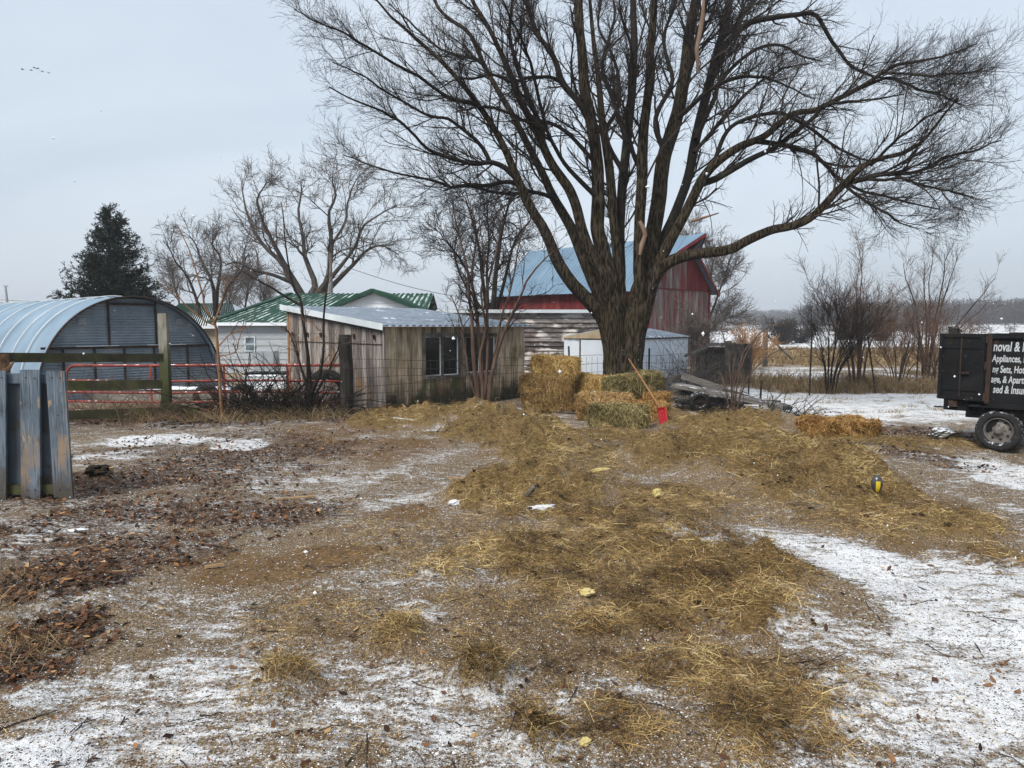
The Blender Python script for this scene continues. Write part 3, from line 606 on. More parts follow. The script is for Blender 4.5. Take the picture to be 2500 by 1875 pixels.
# ================================================================== white house with the green roof
H0 = (X(535, 30), 30, 0)
wh = thing('white_house', 'white sided house with green metal roof behind the board shed', 'house', H0)
hz_e = Z(788, 30); HWd = 8.4; HD = 7.0
b = MB(); laps(b, 0, HWd, lambda x: hz_e, 0, 0, .29, 6); b.build('front_wall', WHITE, wh)
b = MB(); laps(b, 0, HD, lambda x: hz_e, 0, 0, .29, 7); xf(b, 0, rotz(-math.pi / 2, (0, HD, 0))); laps(b, 0, HD, lambda x: hz_e, 0, 0, .29, 8)
k = len(b.v); b.box((HWd - .03, 0.01, 0), (HWd, HD, hz_e)); b.box((0.02, HD - .03, 0), (HWd - .03, HD, hz_e)); b.build('side_wall', WHITE, wh)
rz_ = Z(717, 33.5)
ridgeL = (X(712, 33.5) - H0[0], 3.5, rz_); ridgeR = (HWd + .3, 3.5, rz_ + .0)
rp, rr = MB(), MB(); e = .3
ribroof(rp, rr, (-e, -e, hz_e + .02), (HWd + e, -e, hz_e + .02), ridgeL, ridgeR, 30, .03, .3)
rp.face([(-e, -e, hz_e + .02), ridgeL, (-e, HD + e, hz_e + .02)]); rp.face([(-e, HD + e, hz_e + .02), ridgeL, ridgeR, (HWd + e, HD + e, hz_e + .02)])
ro = rp.build('roof', GREENSN, wh); rr.build('rib', GREEN, ro)
b = MB(); b.beam((-e, -e, hz_e + .03), tuple(np.array(ridgeL) + (0, 0, .03)), .36, .05); b.build('hip_cap', GREEN, ro)
b = MB(); b.box((-e, -e - .02, hz_e - .12), (HWd, -e, hz_e + .01)); b.box((-e + .01, -e, hz_e - .13), (HWd, -.03, hz_e - .10)); b.build('soffit', WHITE, wh)
# gable wing towards us
gx, gy = X(915, 29) - H0[0], -1.0; gz = Z(707, 29); gw = 2.9; sl_ = .405
ze2 = gz - gw * sl_
b = MB(); laps(b, gx - gw + .25, gx + gw - .25, lambda x: gz - .12 - abs(x - gx) * sl_, 0, gy, .29, 9); b.build('gable_wall', WHITE, wh)
rp, rr = MB(), MB()
for s_ in (-1, 1): ribroof(rp, rr, (gx + s_ * gw, gy - .3, ze2), (gx + s_ * gw, 4.2, ze2), (gx, gy - .3, gz), (gx, 4.2, gz), 16, .03, .3)
ro = rp.build('gable_roof', GREENSN, wh); rr.build('rib', GREEN, ro)
b = MB()
for s_ in (-1, 1): b.beam((gx, gy - .32, gz - .04), (gx + s_ * gw, gy - .32, ze2 - .04), .04, .16)
b.build('rake_board', GREEN, wh)
b = MB(); wx0, wx1, wz0, wz1 = X(599, 30) - H0[0], X(625, 30) - H0[0], Z(858, 30), Z(822, 30)
for lo, hi in (((wx0, -.06, wz0), (wx1, -.02, wz0 + .04)), ((wx0, -.06, wz1 - .04), (wx1, -.02, wz1)), ((wx0, -.058, wz0 + .04), (wx0 + .05, -.02, wz1 - .04)), ((wx1 - .05, -.058, wz0 + .04), (wx1, -.02, wz1 - .04)), ((wx0 + .05, -.055, (wz0 + wz1) / 2 - .02), (wx1 - .05, -.022, (wz0 + wz1) / 2 + .02))): b.box(lo, hi)
wf = b.build('window', TRIM, wh); b = MB(); b.box((wx0 + .05, -.04, wz0 + .04), (wx1 - .05, -.034, wz1 - .04)); b.build('pane', mat('blue_grey_pane', [(.3, (.05, .07, .09)), (.7, (.20, .26, .30))], sc=3, rough=.1), wf)  # pane colour mottled from dark to blue-grey
# farther beige house
H2 = (X(395, 40), 40, 0)
bh = thing('beige_house', 'beige house with ribbed green roof beside the spruce', 'house', H2)
e2 = Z(796, 40); r2 = Z(742, 43); W2 = X(560, 40) - H2[0]
b = MB(); laps(b, 0, W2, lambda x: e2, 0, 0, .16, 12); b.build('front_wall', BEIGE, bh)
b = MB(); b.box((0, .02, 0), (.03, 6, e2)); b.box((W2 - .03, .02, 0), (W2, 6, e2)); b.box((.03, 5.97, 0), (W2 - .03, 6, e2)); b.build('side_wall', BEIGE, bh)
rp, rr = MB(), MB(); ribroof(rp, rr, (-.3, -.4, e2), (W2 + .8, -.4, e2), (-.3, 3, r2), (W2 - .9, 3, r2), 34, .05, .4); ribroof(rp, rr, (-.3, 6.4, e2), (W2 + .8, 6.4, e2), (-.3, 3, r2), (W2 - .9, 3, r2), 34, .05, .4)
rp.face([(W2 + .8, -.4, e2), (W2 + .8, 6.4, e2), (W2 - .9, 3, r2)])
ro = rp.build('roof', SNOWY, bh); rr.build('rib', GREEN, ro)
b = MB(); b.box((-.3, -.43, e2 - .14), (W2 + .8, -.4, e2 + .0)); b.build('eave_board', WHITE, bh)
b = MB(); b.tube([(X(468, 40) - H2[0], 1.2, r2 - .7), (X(468, 40) - H2[0], 1.2, r2 + .0)], .05, 8); b.build('vent_pipe', RUSTD, bh)
# grey cabinet and dark trough by the house
c_ = thing('grey_cabinet', 'grey steel cabinet standing against the white house wall', 'cabinet', (X(650, 28), 28, 0))
hz0, hz1 = Z(912, 28), Z(857, 28)
b = MB(); b.box((-.40, -.3, .0), (.40, .3, hz1)); b.build('body', GREY, c_); b = MB(); b.box((-.39, -.325, .1), (-.01, -.303, hz1 - .04)); b.build('door', GREY, c_); b = MB(); b.box((.01, -.325, .1), (.39, -.303, hz1 - .04)); b.build('door', GREY, c_)
c_ = thing('black_trough', 'long black trough in front of the grey cabinet', 'trough', (X(660, 25), 25, 0))
b = MB(); z1 = Z(908, 25); z0 = Z(926, 25); V = [(-.72, -.3, z0), (.72, -.3, z0), (.72, .3, z0), (-.72, .3, z0), (-.8, -.38, z1), (.8, -.38, z1), (.8, .38, z1), (-.8, .38, z1), (-.74, -.33, z1), (.74, -.33, z1), (.74, .33, z1), (-.74, .33, z1), (-.68, -.26, z0 + .05), (.68, -.26, z0 + .05), (.68, .26, z0 + .05), (-.68, .26, z0 + .05)]
b.addq(V, [(0, 3, 2, 1), (0, 1, 5, 4), (1, 2, 6, 5), (2, 3, 7, 6), (3, 0, 4, 7), (4, 5, 9, 8), (5, 6, 10, 9), (6, 7, 11, 10), (7, 4, 8, 11), (8, 9, 13, 12), (9, 10, 14, 13), (10, 11, 15, 14), (11, 8, 12, 15), (12, 13, 14, 15)]); b.build('tub', BLACK, c_)
for x_ in (-.6, .6):
    for y_ in (-.21, .21): b = MB(); b.box((x_ - .04, y_ - .04, 0), (x_ + .04, y_ + .04, z0)); b.build('leg', W_DARK, c_)
c_ = MB(); x0_, x1_ = X(705, 22.5), X(600, 22.5); c_.box((x1_, 22.2, -.1), (x0_ - .05, 22.9, .42)); c_.tube([(x1_, 22.2, .42), (x0_ - .05, 22.2, .42)], .03, 6)
tag(c_.build('white_tank', WHITE), 'low white stock tank behind the red gate', 'tank')

# ================================================================== arched metal hut
a3 = R(50); HR = 2.42; HH = 2.76; HLn = 12.5
cR = np.array([-8.97, 21.6]); cC = cR - HR * np.array([math.cos(a3), math.sin(a3)])
hut = thing('quonset_hut', 'arched corrugated metal hut behind the red gate', 'hut', (cC[0], cC[1], 0), a3)    # local x across the face, +y back along the barrel
def arc(t): return HR * math.cos(t) * (1.0), HH * (math.sin(t) ** .92 if math.sin(t) > 0 else 0)
tt = np.linspace(math.pi, 0, 61)
ys = np.linspace(-.28, HLn, 150)
prof = np.array([arc(t) for t in tt])
offs = .018 * np.sin(ys * 2 * math.pi / .17)
G = np.stack([np.stack([prof[:, 0] * (1 + .012 + o / HR), np.full(61, y), prof[:, 1] * (1 + .012 + o / HH)], -1) for y, o in zip(ys, offs)])
b = MB(); b.grid(G[:, ::-1] if False else G); ro = b.build('arched_roof', GALVR, hut, smooth=True)
for y in (1.05, 2.2, 3.5, 5.0, 6.7, 8.6, 10.6): 
    s_ = MB(); s_.tube(np.c_[prof[:, 0] * 1.03, np.full(61, y), prof[:, 1] * 1.03], .016, 6); s_.build('seam', SEAM if int(y * 10) % 3 else GREY, ro)
b = MB(); b.tube(np.c_[prof[:, 0] * 1.012, np.full(61, -.27), prof[:, 1] * 1.012], .028, 6); b.build('front_arch', RUSTD, hut)
def htop(x): c = max(-1, min(1, x / HR)); return HH * max(0, math.sqrt(1 - c * c)) ** .92
def corr(b, x0, x1, z0, z1, y0):
    """corrugated sheet with sideways waves clipped by the arch"""
    xs_ = np.linspace(x0, x1, 14); zs = np.arange(z0, z1 + .001, .0125)
    G = np.array([[(x, y0 - .011 * math.sin(z * 2 * math.pi / .075), max(min(z, htop(x) - .01), min(z0, htop(x) - .01))) for x in xs_] for z in zs])
    b.grid(G, rng.random())
zm = 1.42
zp = [(-HR, -.62), (-.62, .62), (.62, HR)]
for i_, (x0, x1) in enumerate(zp):
    b = MB(); corr(b, x0 + .01, x1 - .01, zm, HH, 0.0 if i_ != 1 else -.02); b.build('upper_panel', GALV, hut)
lo_ = [-HR, -1.75, -1.0, -.25, .55, 1.5, HR]
for x0, x1 in zip(lo_[:-1], lo_[1:]):
    b = MB(); corr(b, x0 + .01, x1 - .01, 0, zm - .03, .0); b.build('lower_panel', GALV, hut)
b = MB()
for x in lo_[1:-1]: b.box((x - .022, -.055, 0), (x + .022, -.014, min(zm - .03, htop(x) - .02)))
for x in (-.62, .62): b.box((x - .022, -.06, zm + .03), (x + .022, -.014, htop(x) - .01))
b.box((-htop(zm) * 0 - HR * .93, -.07, zm - .03), (HR * .93, -.014, zm + .03)); b.box((-.62, -.061, htop(.62) - .12), (.62, -.03, htop(.62) - .06)); b.build('steel_frame', RUSTD, hut)
b = MB(); b.box((-HR * .6, -.075, zm + .031), (-.4, -.05, zm + .045)); b.build('snow_strip', SNOWM, hut); b = MB(); b.box((.35, -.075, zm + .031), (HR * .6, -.05, zm + .043)); b.build('snow_strip', SNOWM, hut)
for x in (-1.28, 1.28):
    b = MB(); [b.box((x - .11 + .012 * q_, -.06, zm + .62 + q_ * .04), (x + .11 - .012 * q_, -.03, zm + .645 + q_ * .04)) for q_ in range(4)]; b.build('vent', GREY, hut)
# ================================================================== blue board windbreak
BLUEP = mat('blue_paint_on_planks', [(.25, (.055, .075, .098)), (.5, (.095, .13, .17)), (.75, (.15, .195, .25))], sc=1.8, st=(1.6, 1.6, .8), det=7, rough=.6, rnd=.25, bump=.002, bsc=30,
           layers=[((.25, .18, .12), 2.2, .52, .68, (1.6, 1, .45)), ((.36, .25, .15), 8, .60, .66, (1.5, 1, .6)), ((.04, .035, .03), 5, .56, .72, (1, 1, .5)), ((.02, .015, .012), 22, .66, .70), ((.16, .19, .22), 6, .50, .64, (9, 9, .5)), ((.035, .04, .045), 5, .54, .66, (11, 11, .4))])
damp(BLUEP, .0, .55, (.065, .058, .05))
BLUED = mat('dull_blue_planks', [(.25, (.035, .045, .058)), (.5, (.065, .08, .10)), (.75, (.10, .12, .145))], sc=2, st=(1.6, 1.6, .8), det=7, rough=.7, layers=[((.05, .04, .03), 3, .54, .70)], rnd=.3)
fY = 8.0
wb = thing('windbreak_fence', 'blue painted board windbreak with rust patches at the yard edge', 'fence', (X(-60, fY), fY, 0))
ox = X(-60, fY)
def plank(px0t, px1t, px0b, px1b, pyt, pyb, y, mat_, name='board'):
    b = MB(); Y_ = fY + y
    P = [at(px0b, pyb, Y_), at(px1b, pyb, Y_), at(px1t, pyt, Y_), at(px0t, pyt, Y_)]; P = [p - (ox, fY, 0) for p in P]
    g = np.linspace(0, 1, 9); c = lambda u, v, dy: (P[0] * (1 - u) + P[1] * u) * (1 - v) + (P[3] * (1 - u) + P[2] * u) * v + np.array([0, dy, 0])
    for dy, s_ in ((0, 1), (.028, -1)): 
        G = np.array([[c(u, v, dy + .004 * math.sin(u * 3.14)) for u in g] for v in np.linspace(0, 1, 12)]); b.grid(G[:, ::-s_] if s_ == 1 else G)
    for i, j in ((0, 1), (1, 2), (2, 3), (3, 0)): 
        d = np.array([0, .028, 0]); b.face([P[i], P[j], P[j] + d, P[i] + d])
    return b.build(name, mat_, wb)
for a in ((48, 96, 52, 98, 903, 1236), (112, 157, 132, 178, 906, 1224), (-20, 13, -16, 14, 905, 1240), (-95, -42, -92, -40, 904, 1246)): plank(a[0], a[1], a[2], a[3], a[4], a[5], .0, BLUEP)
for a in ((10, 54, 10, 56, 934, 1216), (94, 124, 94, 142, 934, 1216), (-48, -16, -48, -12, 934, 1216)): plank(*a, .10, BLUED, 'back_board')
plank(-110, 160, -110, 160, 912, 936, .055, BLUEP, 'rail'); plank(-110, 150, -110, 152, 1184, 1208, .055, W_MOSS, 'rail')
NAIL = mat('rusty_nails', [(.3, (.05, .025, .015)), (.7, (.12, .06, .035))], sc=9)
for (xa, ya) in ((62, 922), (84, 923), (66, 1196), (86, 1196), (126, 922), (146, 922), (146, 1195), (164, 1195), (4, 922), (4, 1196)):
    b = MB(); q_ = at(xa, ya, fY) - (ox, fY, 0); b.tube([(q_[0], -.006, q_[2]), (q_[0], .004, q_[2])], .007, 8); b.build('nail', NAIL, wb)
# ================================================================== wooden rail fence with post
rf = thing('rail_fence', 'old mossy board rail fence with one tall bleached post', 'fence', (*at(400, 900, 15.2)[:2], 0)); o = np.array(rf.location)
def pt(px, py, Y): return at(px, py, Y) - o
b = MB(); p0 = pt(399, 765, 15.2); b.box((p0[0] - .095, -.07, -.1), (p0[0] + .085, .07, p0[2])); b.build('post', W_POSTTOP, rf)
for (xa, ya, Ya, xb, yb, Yb, w_) in ((-30, 872, 12.2, 404, 873, 15.1, .17), (150, 941, 14, 402, 937, 15.1, .2), (168, 1012, 14.2, 402, 1004, 15.1, .19), (398, 985, 15.1, 590, 1030, 15.9, .18)):
    b = MB(); b.beam(pt(xa, ya, Ya) - (0, .12, 0), pt(xb, yb, Yb) - (0, .10, 0), .04, w_); b.build('rail', W_MOSS, rf)
b = MB(); q = pt(6, 900, 12.2); b.tube([(q[0] - .05, q[1] + .04, -.1), (q[0] - .04, q[1] + .04, .8), (q[0] - .05, q[1] + .05, q[2] + .25)], [.15, .14, .12], 9); b.tube([(q[0], q[1], q[2] - .05), (q[0] + .14, q[1] - .05, q[2] - .0), (q[0] + .24, q[1] - .06, q[2] + .12)], [.05, .035, .015], 6)
b.build('post', mat('rough_brown_bark', [(.3, (.05, .025, .012)), (.55, (.14, .08, .04)), (.8, (.25, .16, .08))], sc=9, bump=.03, bsc=12), rf)
# ================================================================== red tube gate
gY = 16.4; gt = thing('tube_gate', 'long red tubular farm gate between rail fence and tarred post', 'gate', (X(500, gY), gY, 0)); o = np.array(gt.location)
xl, xr = X(160, gY) - o[0], X(838, gY) - o[0]; zt_ = Z(892, gY)
b = MB(); pts = [(xl, 0, .05)] + [(xl + .22 - .22 * math.cos(t), 0, zt_ - .22 + .22 * math.sin(t)) for t in np.linspace(0, math.pi / 2, 7)] + [(x, 0, zt_ + .005 * math.sin(x)) for x in np.linspace(xl + .4, xr, 10)]
b.tube(pts, .033, 8); b.build('top_tube', REDP, gt, smooth=True)
for z_, x0 in ((Z(930, gY), xl), (Z(958, gY), xl), (Z(981, gY), xl), (Z(1003, gY), xl)):
    b = MB(); b.tube([(x, 0, z_ + .012 * math.sin(x * 1.3)) for x in np.linspace(x0, xr, 12)], .028, 8); b.build('rail', REDP, gt, smooth=True)
for px in (368, 547, 702, 836):
    b = MB(); x = X(px, gY) - o[0]; b.box((x - .025, -.04, .03), (x + .025, -.028, zt_ - .02)); b.build('upright', REDP, gt)
# ================================================================== tarred post, wire fence, steel posts
tp = MB(); p = gp(847, 1012); g = np.linspace(0, 1, 9); wv = [(p[0] - .012 * math.sin(t * 9), p[1], -.2 + 2.0 * t) for t in g]
tp.tube(wv, [.155, .15, .148, .15, .146, .15, .145, .15, .14], 10); 
tag(tp.build('tarred_post', BLACKP), 'thick black post between red gate and wooden shed', 'post')
wf = thing('wire_fence', 'sagging woven wire fence crossing in front of the wooden coop', 'fence', (p[0], p[1], 0)); o = np.array([p[0], p[1], 0])
line = [(p[0], p[1]), (X(1392, 17.9), 17.9), (X(1585, 18.6), 18.6), (X(1690, 19.4), 19.4)]
cum = [0]
for a_, c_ in zip(line[:-1], line[1:]): cum.append(cum[-1] + math.hypot(c_[0] - a_[0], c_[1] - a_[1]))
def onl(s): i = max(j for j in range(len(cum) - 1) if cum[j] <= s + 1e-9); t = (s - cum[i]) / (cum[i + 1] - cum[i]); return np.array([line[i][0] * (1 - t) + line[i + 1][0] * t - o[0], line[i][1] * (1 - t) + line[i + 1][1] * t - o[1] - .16])
b = MB(); ss = np.linspace(0, cum[-1], 60)
for k_, z_ in enumerate((.06, .2, .34, .5, .66, .84, 1.04, 1.24)):
    b.tube([(*onl(s), z_ + .02 * math.sin(s * 2.1 + k_) - .03 * math.sin(min(s / cum[1], 1) * math.pi) * (z_ > 1)) for s in ss], .0045, 4, cap=False)
b.build('line_wire', WIRE, wf)
b = MB()
for s in np.arange(.1, cum[-1], .155): q = onl(s); b.tube([(q[0], q[1], .05), (q[0] + .01 * math.sin(s * 7), q[1], .65), (q[0], q[1], 1.22)], .004, 3, cap=False)
b.build('stay_wire', WIRE, wf)
def tpost(px, Yp, h, lean=0, label='', name='steel_post', grp=None, m=BLACKP, r=.022):
    b = MB(); b.beam((0, 0, -.2), (lean, 0, h), .045, .012, .5, (0, 1, 0)); b.beam((0, -.018, -.2), (lean, -.018, h), .008, .03, .5, (0, 1, 0))
    for z_ in np.arange(.2, h, .12): b.box((lean * z_ / h - .012, -.04, z_), (lean * z_ / h + .012, -.03, z_ + .03))
    q = (X(px, Yp), Yp, h1(X(px, Yp), Yp)); return tag(b.build(name, m, loc=q), label, 'post', grp)
tpost(1396, 17.9, 1.5, -.08, 'short dark steel fence post behind the hay stack, before the shed door'); tpost(1585, 18.6, 1.42, .0, 'dark steel fence post before the ribbed side wall of the white shed')
FG = 'steel posts along the field fence'
tpost(1979, 20.5, 1.85, .02, 'tall upright rusty post left of the first shrub', 'field_post', FG, WIRE); tpost(1830, 21, 1.2, .0, 'thin rusty post behind the wagon planks', 'field_post', FG, WIRE)
tpost(2145, 21.0, 1.7, -.35, 'rusty post leaning left between the shrubs', 'field_post', FG, WIRE); tpost(2187, 21.2, 1.5, .38, 'rusty post leaning right beside the dark shrub stems', 'field_post', FG, WIRE); tpost(2240, 22.5, 1.7, .02, 'rusty post nearest the black trailer', 'field_post', FG, WIRE); tpost(1858, 16.7, .75, .03, 'short rusty stake at the end of the planks', 'stake', None, WIRE)
b = MB(); Yw = 21.4
for z_ in (.3, .55, .8, 1.05, 1.3): b.tube([(x, Yw + .02 * x, z_ + .01 * math.sin(x * 3)) for x in np.linspace(7, 13.6, 30)], .004, 4, cap=False)
tag(b.build('field_wire', WIRE), 'thin wire strands strung along the field edge posts', 'fence')
fp = thing('braced_corner_post', 'weathered corner post with diagonal brace out in the field', 'post', (X(1868, 34), 34, 0)); b = MB(); b.tube([(0, 0, -.1), (0, 0, 1.75)], .11, 9); b.build('post', W_GREY, fp); b = MB(); b.tube([(.1, 0, 1.5), (1.3, 0, .4)], .05, 7); b.build('brace', W_GREY, fp)

# ================================================================== dark plank pen
pY = 24.5; pen = thing('plank_pen', 'dark plank pen wall with thick posts beside white shed', 'fence', (X(1700, pY), pY, 0)); o = np.array(pen.location)
b = MB(); boards(b, 0, 1.0, lambda x: 1.25 - .0 * x, -.1, .02, .02, .2, 77); boards(b, 1.0, 1.95, lambda x: 1.38, -.1, .05, .02, .22, 78); b.build('plank_wall', W_DARK, pen)
for px, pt_, w_ in ((1775, 832, .13), (1789, 840, .1), (1712, 870, .09), (1698, 905, .07)):
    b = MB(); x = X(px, pY) - o[0]; zz = Z(pt_, pY); b.tube([(x, -.1, -.1), (x + .02, -.1, zz * .5), (x, -.1, zz)], [w_, w_ * .96, w_ * .92], 9); b.build('post', W_GREY, pen)
b = MB(); b.beam((-.45, -.16, .95), (.35, -.16, 1.3), .05, .09, .8); b.beam((.2, -.14, 1.36), (1.3, -.14, 1.36), .05, .1, .6); b.build('brace', W_GREY, pen)
# ================================================================== wrecked hay wagon
wg = thing('broken_hay_wagon', 'collapsed wooden hay wagon with sloping planks right of the hay', 'wagon', (*gp(1720, 985)[:2], 0)); o = np.array(wg.location)
def q(px, py, Y): return at(px, py, Y) - o
W_PALE = mat('bleached_plank', [(.25, (.05, .046, .042)), (.5, (.14, .13, .12)), (.75, (.28, .265, .25))], sc=3, st=(.6, .6, 6), det=7, bump=.004, top=((.70, .74, .80), .60, .66, 5))
def plk(name, a, c, w_, t, m=W_GREY, up=(0, 0, 1)): b = MB(); b.beam(a, c, w_, t, rng.random(), up); return b.build(name, m, wg)
plk('beam', q(1600, 934, 18.0), q(1666, 919, 18.2), .12, .13); plk('beam', q(1664, 917, 18.1), q(1775, 953, 17.8), .14, .15, W_PALE)
plk('sloping_plank', q(1650, 940, 17.6), q(1920, 994, 15.6), .40, .08, W_PALE); plk('sloping_plank', q(1655, 938, 18.6), q(1925, 997, 16.2), .34, .07, W_DARK)
plk('sloping_plank', q(1768, 953, 17.8), q(1862, 984, 16.8), .15, .1)
for i_, (a, c) in enumerate((((1608, 960), (1735, 962)), ((1612, 948), (1700, 952)), ((1660, 955), (1830, 968)), ((1700, 968), (1800, 976)))): plk('deck_board', q(a[0], a[1], 18.2 + .2 * i_), q(c[0], c[1], 17.6 + .2 * i_), .3, .05, W_DARK if i_ % 2 else W_GREY)
b = MB()
for Yk in (17.0, 17.6): b.beam(q(1712, 975, Yk), q(1905, 984, Yk), .1, .12)
b.build('axle', W_DARK, wg)
def wheel_small(c, r, w_, name='wheel'):
    b = MB(); n = 28; pr = [(-w_ / 2, r * .62), (-w_ / 2, r * .93), (-w_ * .3, r), (w_ * .3, r), (w_ / 2, r * .93), (w_ / 2, r * .62), (w_ * .2, r * .55), (-w_ * .2, r * .55), (-w_ / 2, r * .62)]
    G = np.array([[(c[0] + rr_ * math.cos(t), c[1] + yy, c[2] + rr_ * math.sin(t)) for yy, rr_ in pr] for t in np.linspace(0, 2 * math.pi, n)]); b.grid(G)
    wl = b.build(name, BLACK, wg, smooth=True); d = MB(); d.tube([(c[0], c[1] - w_ * .15, c[2]), (c[0], c[1] + w_ * .15, c[2])], r * .57, 20); d.tube([(c[0], c[1] - w_ * .4, c[2]), (c[0], c[1] + w_ * .2, c[2])], r * .16, 12); d.build('hub', RUSTD, wl)
wheel_small(q(1707, 980, 16.9), .24, .2); wheel_small(q(1795, 976, 17.6), .22, .18); pass

# ================================================================== hay
HAYM, nt, bs = newmat('hay_straw'); N = NT(nt)
c = N.ramp(N.attr('rnd'), [(0, (.045, .028, .012)), (.22, (.13, .095, .035)), (.45, (.25, .195, .075)), (.68, (.38, .31, .13)), (1, (.56, .49, .27))]); N.l(c, bs.inputs['Base Color']); bs.inputs['Roughness'].default_value = .75; bs.inputs['Specular IOR Level'].default_value = .2
def haymat(name, stops):
    m, nt, bs = newmat(name); N = NT(nt); N.l(N.ramp(N.attr('rnd'), stops), bs.inputs['Base Color']); bs.inputs['Roughness'].default_value = .8; bs.inputs['Specular IOR Level'].default_value = .2; return m
HAY_GREEN = haymat('green_hay', [(0, (.028, .023, .009)), (.3, (.11, .09, .034)), (.6, (.26, .215, .09)), (1, (.54, .46, .24))])
HAY_GOLD = haymat('golden_straw', [(0, (.09, .045, .016)), (.3, (.30, .18, .055)), (.6, (.54, .365, .125)), (1, (.76, .60, .28))])
HAY_BROWN = haymat('brown_straw', [(0, (.055, .028, .011)), (.3, (.19, .112, .040)), (.6, (.38, .245, .095)), (1, (.64, .48, .23))])
HAY_ORANGE = haymat('orange_straw', [(0, (.06, .027, .009)), (.3, (.21, .105, .030)), (.6, (.38, .22, .07)), (1, (.60, .42, .18))])
def strips(O, D, L, Wd, bend, Nn, seg=3):
    """thin curved straws: O start, D direction, Nn face normal -> verts, quads"""
    n = len(O); S = np.cross(D, Nn); S /= np.linalg.norm(S, axis=1, keepdims=True) + 1e-9
    t = np.linspace(0, 1, seg + 1); V = np.zeros((n, seg + 1, 2, 3))
    for i_, u in enumerate(t):
        c = O + D * (L * u)[:, None] + bend * (L * (u * u))[:, None]; w_ = (Wd * (1 - .35 * u))[:, None]
        V[:, i_, 0] = c - S * w_ / 2; V[:, i_, 1] = c + S * w_ / 2
    base = (np.arange(n) * (seg + 1) * 2)[:, None] + (np.arange(seg) * 2)[None]
    Q = np.stack([base, base + 1, base + 3, base + 2], -1).reshape(-1, 4)
    return V.reshape(-1, 3), Q
TWINE = mat('faded_twine', [(.3, (.30, .17, .08)), (.7, (.44, .30, .17))], sc=20)
def bale(name, px, Yc, z0, size, rz, label, m, tilt=0, roll=0, n=3600, rag=.075, grp='hay bales stacked by the tree', cat='hay bale', x=None, lay=.55):
    g = np.random.default_rng(abs(hash(label)) % 9999 if False else sum(map(ord, label)))
    L, D, H = size; b = MB(); na, nb_, nc = 26, 13, 11
    def face(f, ea, eb, ua, ub, na, nb_):
        a = np.linspace(-1, 1, na); c_ = np.linspace(-1, 1, nb_); A, B = np.meshgrid(a, c_, indexing='ij'); P = f[None, None] + ea[None, None] * A[..., None] + eb[None, None] * B[..., None]; return P
    ex, ey, ez = np.array([L / 2, 0, 0]), np.array([0, D / 2, 0]), np.array([0, 0, H / 2])
    def warp(P):
        q_ = P / np.array([L / 2, D / 2, H / 2]); nn_ = np.maximum((np.abs(q_) ** 7).sum(-1, keepdims=True) ** (1 / 7), 1e-6); P = P / nn_
        s = sum(map(ord, label)) * .37; d = (fbm(P[..., 0] * 6 + s + P[..., 2] * 3, P[..., 1] * 6 + P[..., 2] * 7, 5, 3) - .5) * rag * 2.6
        d = d - .02 * (np.abs(np.abs(P[..., 0] / L) - .2) < .018)
        return P * (1 + d[..., None] * np.array([.5, 1, 1.2]))
    for f, ea, eb, n1_, n2_ in ((ez, ex, ey, na, nb_), (-ez, ex, -ey, na, nb_), (-ey, ex, ez, na, nc), (ey, -ex, ez, na, nc), (ex, ey, ez, nb_, nc), (-ex, -ey, ez, nb_, nc)):
        b.grid(warp(face(f, ea, eb, 0, 0, n1_, n2_))[:, ::-1] if False else warp(face(f, ea, eb, 0, 0, n1_, n2_)), g.random((n1_ - 1) * (n2_ - 1)) * .4)
    # straws lying on and sticking from every side
    ar = np.array([L * D, L * D * .3, L * H, L * H * .5, D * H, D * H]); pick = g.choice(6, n, p=ar / ar.sum()); u = g.uniform(-1, 1, (n, 2))
    fs = np.array([ez, -ez, -ey, ey, ex, -ex]); ea_ = np.array([ex, ex, ex, ex, ey, ey]); eb_ = np.array([ey, ey, ez, ez, ez, ez]); P = fs[pick] + ea_[pick] * u[:, :1] + eb_[pick] * u[:, 1:]
    P = warp(P); Nn = fs[pick] / np.linalg.norm(fs[pick], axis=1, keepdims=True)
    T = g.normal(size=(n, 3)) + np.where(pick[:, None] < 4, np.array([0, 0, -.7]), 0); T -= (T * Nn).sum(1, keepdims=True) * Nn * g.uniform(lay, 1.05, (n, 1)); T /= np.linalg.norm(T, axis=1, keepdims=True)
    n = len(P); Ls = g.uniform(.05, .21, n); V, Q = strips(P + Nn * .006 - T * .04, T, Ls, g.uniform(.004, .009, n), -Nn * .1 + np.array([0, 0, -.22]) + g.normal(size=(n, 3)) * .18, Nn + g.normal(size=(n, 3)) * .5)
    r_ = np.clip(g.normal(.48, .25, n) + (fbm(P[:, 0] * 7 + P[:, 2] * 9, P[:, 1] * 7 + P[:, 2] * 4, 8, 3) - .5) * .9, 0, 1); b.addq(V, Q, np.repeat(r_, 3))
    o = b.build(name, m); cx = X(px, Yc) if x is None else x
    if m is not HAY_ORANGE and n > 2000:
        for s_ in (-1, 1):
            ps = []
            for q_ in np.linspace(0, 2 * math.pi, 33):
                c_, d_ = math.cos(q_), math.sin(q_); nn_ = (abs(c_) ** 7 + abs(d_) ** 7) ** (1 / 7); ps.append((s_ * L * .19 + .01 * math.sin(q_ * 2), D / 2 * c_ / nn_ * 1.02, H / 2 * d_ / nn_ * 1.03))
            tb = MB(); tb.tube(ps, .0045, 5, cap=False); tb.build('twine', TWINE, o)
    o.location = (cx, Yc, z0 + H / 2 + .01); o.rotation_euler = (tilt, roll, rz); return tag(o, label, cat, grp)
bale('hay_bale', 1344, 16.55, .0, (1.30, .62, .43), R(4), 'brown hay bale at the bottom of the tall stack', HAY_BROWN)
bale('hay_bale', 1336, 16.50, .42, (1.24, .62, .44), R(-5), 'brown hay bale in the middle of the tall stack', HAY_BROWN, rag=.09)
